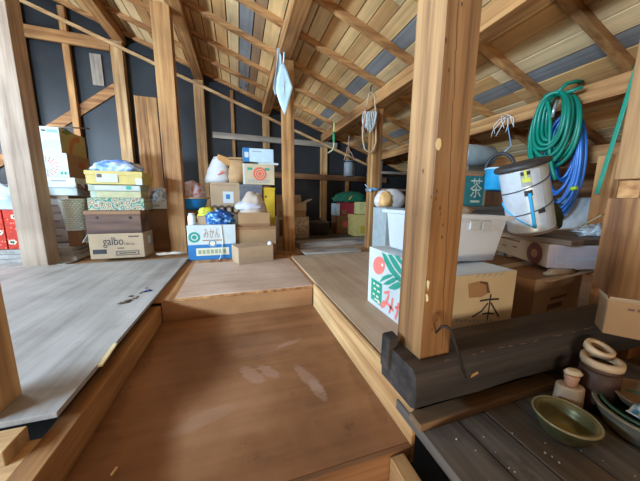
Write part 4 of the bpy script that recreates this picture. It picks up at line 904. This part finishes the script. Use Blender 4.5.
# right of the pile
db = cart_y('dark brown carton on the floor between the pile and the orange post', 150, 173, 209, 246, 2.95, kraft3, .28, -.031)
zt = -.031+db.h+.0015
sbx = cart_y('shallow white tray on the dark brown carton beside the post', 147, 172, 201.5, 208.5, 2.93, white, .26, zt, open_=True, name='white_tray', cat='tray'); sbx.quad(.1, .5, .3, .6, greyink)
c = sbx.mx @ Vector((sbx.w*.5, .13, .008)); tag(M().lump((c.x, c.y, c.z), (.115, .1, .14), 71, .25, 2.4).done('folded_towels', pattern('towel_print', [(.38, (.1, .12, .2)), (.46, (.3, .5, .72)), (.54, (.75, .8, .85)), (.66, (.7, .72, .74))], 18)), 'blue and white towels heaped in the white tray', 'towels')

# ------------------------------------------------------------------ far left pile of white boxes
Y = 2.89
sheets = thing('plywood_stack', 'low stack of pale plywood offcuts under the white drawers', 'plywood', (-1.75, 3.1, -.014))
for k in range(3): M().box(-2.6+.03*k, -1.3-.02*k, 2.575+.015*k, 3.5, -.0145+.035*k, -.0145+.035*k+.033).done('plywood_sheet', panel, sheets)
ZB = .0915
dr = thing('drawer_unit', 'white plastic drawer unit behind the big far-left post', 'drawers', (-1.68, 3.1, ZB))
a, b = aty(35, 230, Y).x, aty(72, 230, Y).x; zt = aty(60, 198, Y).z; M().box(a, b, Y+.01, Y+.45, ZB, zt).done('drawer_case', white, dr, bevel=.004)
hh = (zt-ZB)/3
for k in range(3):
    d_ = M().box(a+.01, b-.01, Y-.005, Y+.009, ZB+hh*k+.012, ZB+hh*(k+1)-.008).done('drawer', whitep, dr, bevel=.004); M().box((a+b)/2-.06, (a+b)/2+.06, Y-.016, Y-.006, ZB+hh*k+.06, ZB+hh*k+.075).done('handle', plain('grey_pull', (.4, .42, .43), .5), d_)
M().box(a-.005, b+.005, Y-.0, Y+.46, zt+.0005, zt+.022).done('top_panel', kraft2, dr)
zt += .0235
w1 = cart_y('white box with the flap open, directly on the white drawers', 38, 77, 183.5, 196, Y-.03, white, .45, zt, seam=False)
M(w1.mx).box(w1.w, w1.w+.05, .02, .06, w1.h-.04, w1.h+.0, 0, None).done('inner_flap', brownink, w1.t); w1.flap('right', .12, -50, brownink); w1.flap('front', .04, -60, white)
zt += w1.h+.0015
w2 = cart_y('thin white carton between the flapped box and the sun-print box', 38, 75, 177.3, 183.3, Y-.0, plain('pale_grey_card', (.68, .72, .71), .7), .42, zt, seam=False); w2.quad(.35, .75, .3, .6, greyink)
zt += w2.h+.0015
w3 = cart_y('carton with white front and red sunburst print', 38, 68, 152.5, 177.3, Y+.0, kraft, .36, zt, seam=False)
w3.quad(0, 1, 0, 1, white, 'white_front', .0008)
m = M(front(w3.mx, w3.w*.28, w3.h*.45, .0018)); m.fix = False
for k in range(16):
    a = 2*math.pi*k/16; d, s = Vector((math.cos(a), math.sin(a), 0)), Vector((-math.sin(a), math.cos(a), 0)); 
    for r0_, r1_ in ((.035, .055), (.06, .085)): m.poly([d*r0_-s*.003, d*r1_-s*.003, d*r1_+s*.003, d*r0_+s*.003])
m.done('printing', redink, w3.t); w3.quad(.72, .8, .12, .22, greenink, 'printing', .0016); w3.quad(.84, .92, .12, .22, greenink, 'printing', .0016)
m = M(side(w3.mx, w3.w, .16, .1, .001)); m.fix = False; m.poly([(0, 0, 0), (.1, .0, 0), (.1, .05, 0), (0, .05, 0)]).done('printing', plain('rust_print', (.4, .1, .05), .7), w3.t)
zt += w3.h+.0015
w4 = cart_y('topmost white-fronted box with yellow rainbow-print side', 33, 60, 126.5, 152.5, Y+.01, plain('yellow_green_card', (.5, .42, .16), .7), .4, zt, seam=False)
w4.quad(0, 1, 0, 1, white, 'white_front', .0008); w4.quad(.35, .5, .82, .88, ink, 'printing', .0016); w4.text('おおお'.replace('お', '回'), .55, .95, .78, .9, greenink)
for k, (z0, x1) in enumerate(((.42, .9), (.34, .85), (.22, .8), (.16, .75))): w4.quad(.35, x1, z0, z0+.045, plain('mint_ink%d' % k, (.5, .72, .62), .7), 'printing', .0016)
m = M(side(w4.mx, w4.w, .3, 0, .0012)); m.fix = False
for k in range(16):
    a, b = math.pi*(.5+.5*k/16), math.pi*(.5+.5*(k+1)/16); m.poly([(.2*math.cos(a), .19*math.sin(a), 0), (.15*math.cos(a), .145*math.sin(a), 0), (.15*math.cos(b), .145*math.sin(b), 0), (.2*math.cos(b), .19*math.sin(b), 0)])
m.done('printing', plain('rust_arc', (.58, .2, .07), .7), w4.t)
m = M(side(w4.mx, w4.w, 0, 0, .0012)); m.fix = False; m.poly([(.03, .18, 0), (.1, .17, 0), (.2, .21, 0), (.1, .23, 0)]).done('printing', plain('leaf_print', (.2, .26, .06), .7), w4.t)
tag(M().tube([Vector((-1.6, 2.95, zt+w4.h+.004)), Vector((-1.4, 2.9, zt+w4.h+.006)), Vector((-1.22, 2.86, zt+w4.h+.0))], .006, 5).done('thin_stick', plain('dark_stick', (.16, .1, .06), .8)), 'thin dark stick lying on the topmost white box', 'stick')
# basket on a block
YK = 2.7; c = aty(76, 230, YK); t = thing('wooden_block', 'small brown block under the pale woven basket', 'block', (c.x, YK, .0915)); M().box(c.x-.04, c.x+.04, YK-.04, YK+.04, .0915, c.z-.001).done('block_body', kraft3, t)
wv = NT('woven_wicker'); tcn = wv.n('ShaderNodeTexCoord'); ck = wv.n('ShaderNodeTexBrick'); ck.inputs['Scale'].default_value = 32; ck.inputs['Color1'].default_value = (.8, .84, .76, 1); ck.inputs['Color2'].default_value = (.62, .68, .58, 1); ck.inputs['Mortar'].default_value = (.45, .5, .44, 1); ck.inputs['Mortar Size'].default_value = .09; ck.inputs['Brick Width'].default_value = .6; ck.inputs['Row Height'].default_value = .5
mpn = wv.n('ShaderNodeMapping'); mpn.inputs['Rotation'].default_value = (math.pi/2, 0, 0); wv.l(tcn.outputs['Object'], mpn.inputs['Vector']); wv.l(mpn.outputs['Vector'], ck.inputs['Vector']); wv.l(ck.outputs['Color'], wv.b.inputs['Base Color'])
t = thing('woven_basket', 'pale woven tapered basket beside the galbo pile', 'basket', (c.x, YK, c.z))
H = aty(76, 199.5, YK).z-c.z; M().lathe([(.06, 0), (.063, .01), (.078, H*.95), (.082, H), (.073, H), (.057, .012)], (c.x, YK, c.z), 28).done('basket_body', wv.m, t)
M().tube([Vector((c.x+.08*math.cos(a), YK+.08*math.sin(a), c.z+H)) for a in (2*math.pi*k/28 for k in range(28))], .006, 6, True).done('rim', plain('wicker_rim', (.6, .62, .54), .7), t)
# red floral boxes at the frame edge with a bag on top
fr = pattern('red_floral', [(0, (.8, .62, .5)), (.16, (.62, .05, .02)), (.5, (.5, .035, .02)), (1, (.6, .06, .03))], 45, 'voronoi')
A = aty(5.5, 230, 2.63); B_ = aty(29, 230, 2.63); h = aty(15, 210, 2.63).z
rb = Carton('red box with white flower print behind the far-left post', (A.x, 2.63), (B_.x+.03, 2.63), .2, .0915, h-.0915, fr, seam=False, group='red flower boxes')
rb2 = Carton('red flower-print box cut by the left frame edge', (A.x-.36, 2.64), (A.x-.015, 2.64), .2, .0915, h-.0915, fr, seam=False, group='red flower boxes')
for r_ in (rb, rb2):
    for k in range(8):
        u, v = .14+.24*(k % 4)+.06*(k//4), .18+.2*((k*3) % 4)+.05*(k % 2)
        m = M(front(r_.mx, u*r_.w, v*r_.h, .0012)); m.fix = False
        for j in range(5):
            a = 2*math.pi*j/5; m.poly([(.011*math.cos(a)+.01*math.cos(q), .011*math.sin(a)+.01*math.sin(q), .0001*j) for q in (2*math.pi*i/10 for i in range(10))])
        m.done('flower_print', creamink, r_.t)
        m = M(front(r_.mx, u*r_.w, v*r_.h, .0026)); m.fix = False; m.poly([(.007*math.cos(q), .007*math.sin(q), 0) for q in (2*math.pi*i/10 for i in range(10))]); m.done('flower_print', ink, r_.t)
pb = plain('blue_white_film', (.55, .68, .82), .3, .2, 10)
t = thing('plastic_bag', 'pale blue plastic bag lying on the red flower boxes', 'bag', (A.x, 2.73, h+.002)); M().lump((A.x-.05, 2.73, h+.003), (.2, .09, .13), 81, .25, 2.2, sub=4).done('bag_body', pb, t); M(Matrix.Translation((A.x+.08, 2.72, h+.04))).lathe([(.08, 0), (.05, .1), (.012, .2), (.004, .24)], (0, 0, 0), 12, sx=1, sy=.5).done('bag_peak', pb, t)
# small litter
tag(M().beam(atz(100, 366, .003), atz(115.5, 344, .003), .012, .006).done('wood_splinter', plain('fresh_splinter', (.72, .55, .28), .8), bevel=0), 'pale wood splinter on the edge of the left plywood sheet', 'splinter')
m = M(); rnd = random.Random(5)
for k in range(9):
    q = atz(122+k*3.1, 303-k*1.6+rnd.uniform(-2, 2), .001); r_ = rnd.uniform(.004, .016); m.lump(q, (r_*1.5, r_*.8, .003), k, .5, 3, True, 1)
o = tag(m.done('dry_leaf_litter', plain('dry_leaf', (.1, .06, .03), .9)), 'scatter of dry leaf crumbs on the left plywood sheet', 'litter'); o['kind'] = 'stuff'
t = atz(148, 291, .001); tag(M().lump(t, (.018, .01, .006), 3, .4, 3, True, 2).done('blue_scrap', plain('dark_blue_scrap', (.03, .06, .2), .7)), 'dark blue scrap on the left plywood near its edge', 'scrap')
tag(M().beam(atz(111, 475, -.128), atz(117, 467, -.128), .004, .003).done('wood_chip', plain('pale_chip', (.7, .5, .25), .8)), 'tiny pale wood chip on the reddish landing', 'chip')
q = atz(172, 254, .003); t = thing('paper_scrap', 'crumpled tan paper scrap on the floor at the foot of the orange post', 'scrap', q)
M().lump(q, (.12, .035, .012), 91, .5, 3).done('scrap_sheet', plain('tan_scrap', (.5, .4, .3), .8), t); M().lump(q+Vector((.03, -.02, .005)), (.05, .02, .012), 92, .5, 3).done('torn_corner', plain('pale_scrap', (.6, .55, .5), .8), t)
rnd = random.Random(11); m = M()
for k in range(26):
    q = Vector((rnd.uniform(.45, .85), rnd.uniform(.2, .4), -.055)); m.lump(q, (rnd.uniform(.001, .0025),)*3, k, .3, 3, True, 1)
o = tag(m.done('white_crumbs', plain('plaster_crumbs', (.7, .68, .62), .9)), 'white crumbs scattered over the dusty planks before the bowls', 'crumbs'); o['kind'] = 'stuff'
# ------------------------------------------------------------------ light
w = bpy.data.worlds.new('world'); S.world = w; w.use_nodes = True
w.node_tree.nodes['Background'].inputs[0].default_value = (.6, .75, 1, 1); w.node_tree.nodes['Background'].inputs[1].default_value = .3
def area(name, loc, target, sx, sy, power, col):
    l = bpy.data.lights.new(name, 'AREA'); l.shape = 'RECTANGLE'; l.size = sx; l.size_y = sy; l.energy = power; l.color = col
    o = bpy.data.objects.new(name, l); COL.objects.link(o); o.location = loc
    o.rotation_euler = (Vector(target)-Vector(loc)).to_track_quat('-Z', 'Y').to_euler(); return o
area('window_daylight', (-3.46, -.12, 1.2), (0, 1.5, .6), 2.1, .32, 570, (.56, .78, 1.0))
area('rear_fill', (-3.46, 2.9, 1.2), (-.5, 3.4, 1.3), 1.15, .32, 110, (.8, .9, 1.0))  # fill lamp in the added rear window, brightens the back wall
area('ceiling_fill', (-.45, -1.5, -.38), (-.1, .4, 1.6), .9, .6, 72, (1.0, .84, .64))  # unseen warm fill lamp added low down to brighten the ceiling
S.view_settings.view_transform = 'Standard'; S.view_settings.look = 'None'; S.view_settings.gamma = 1; S.view_settings.use_curve_mapping = False
S.view_settings.exposure = -0.12
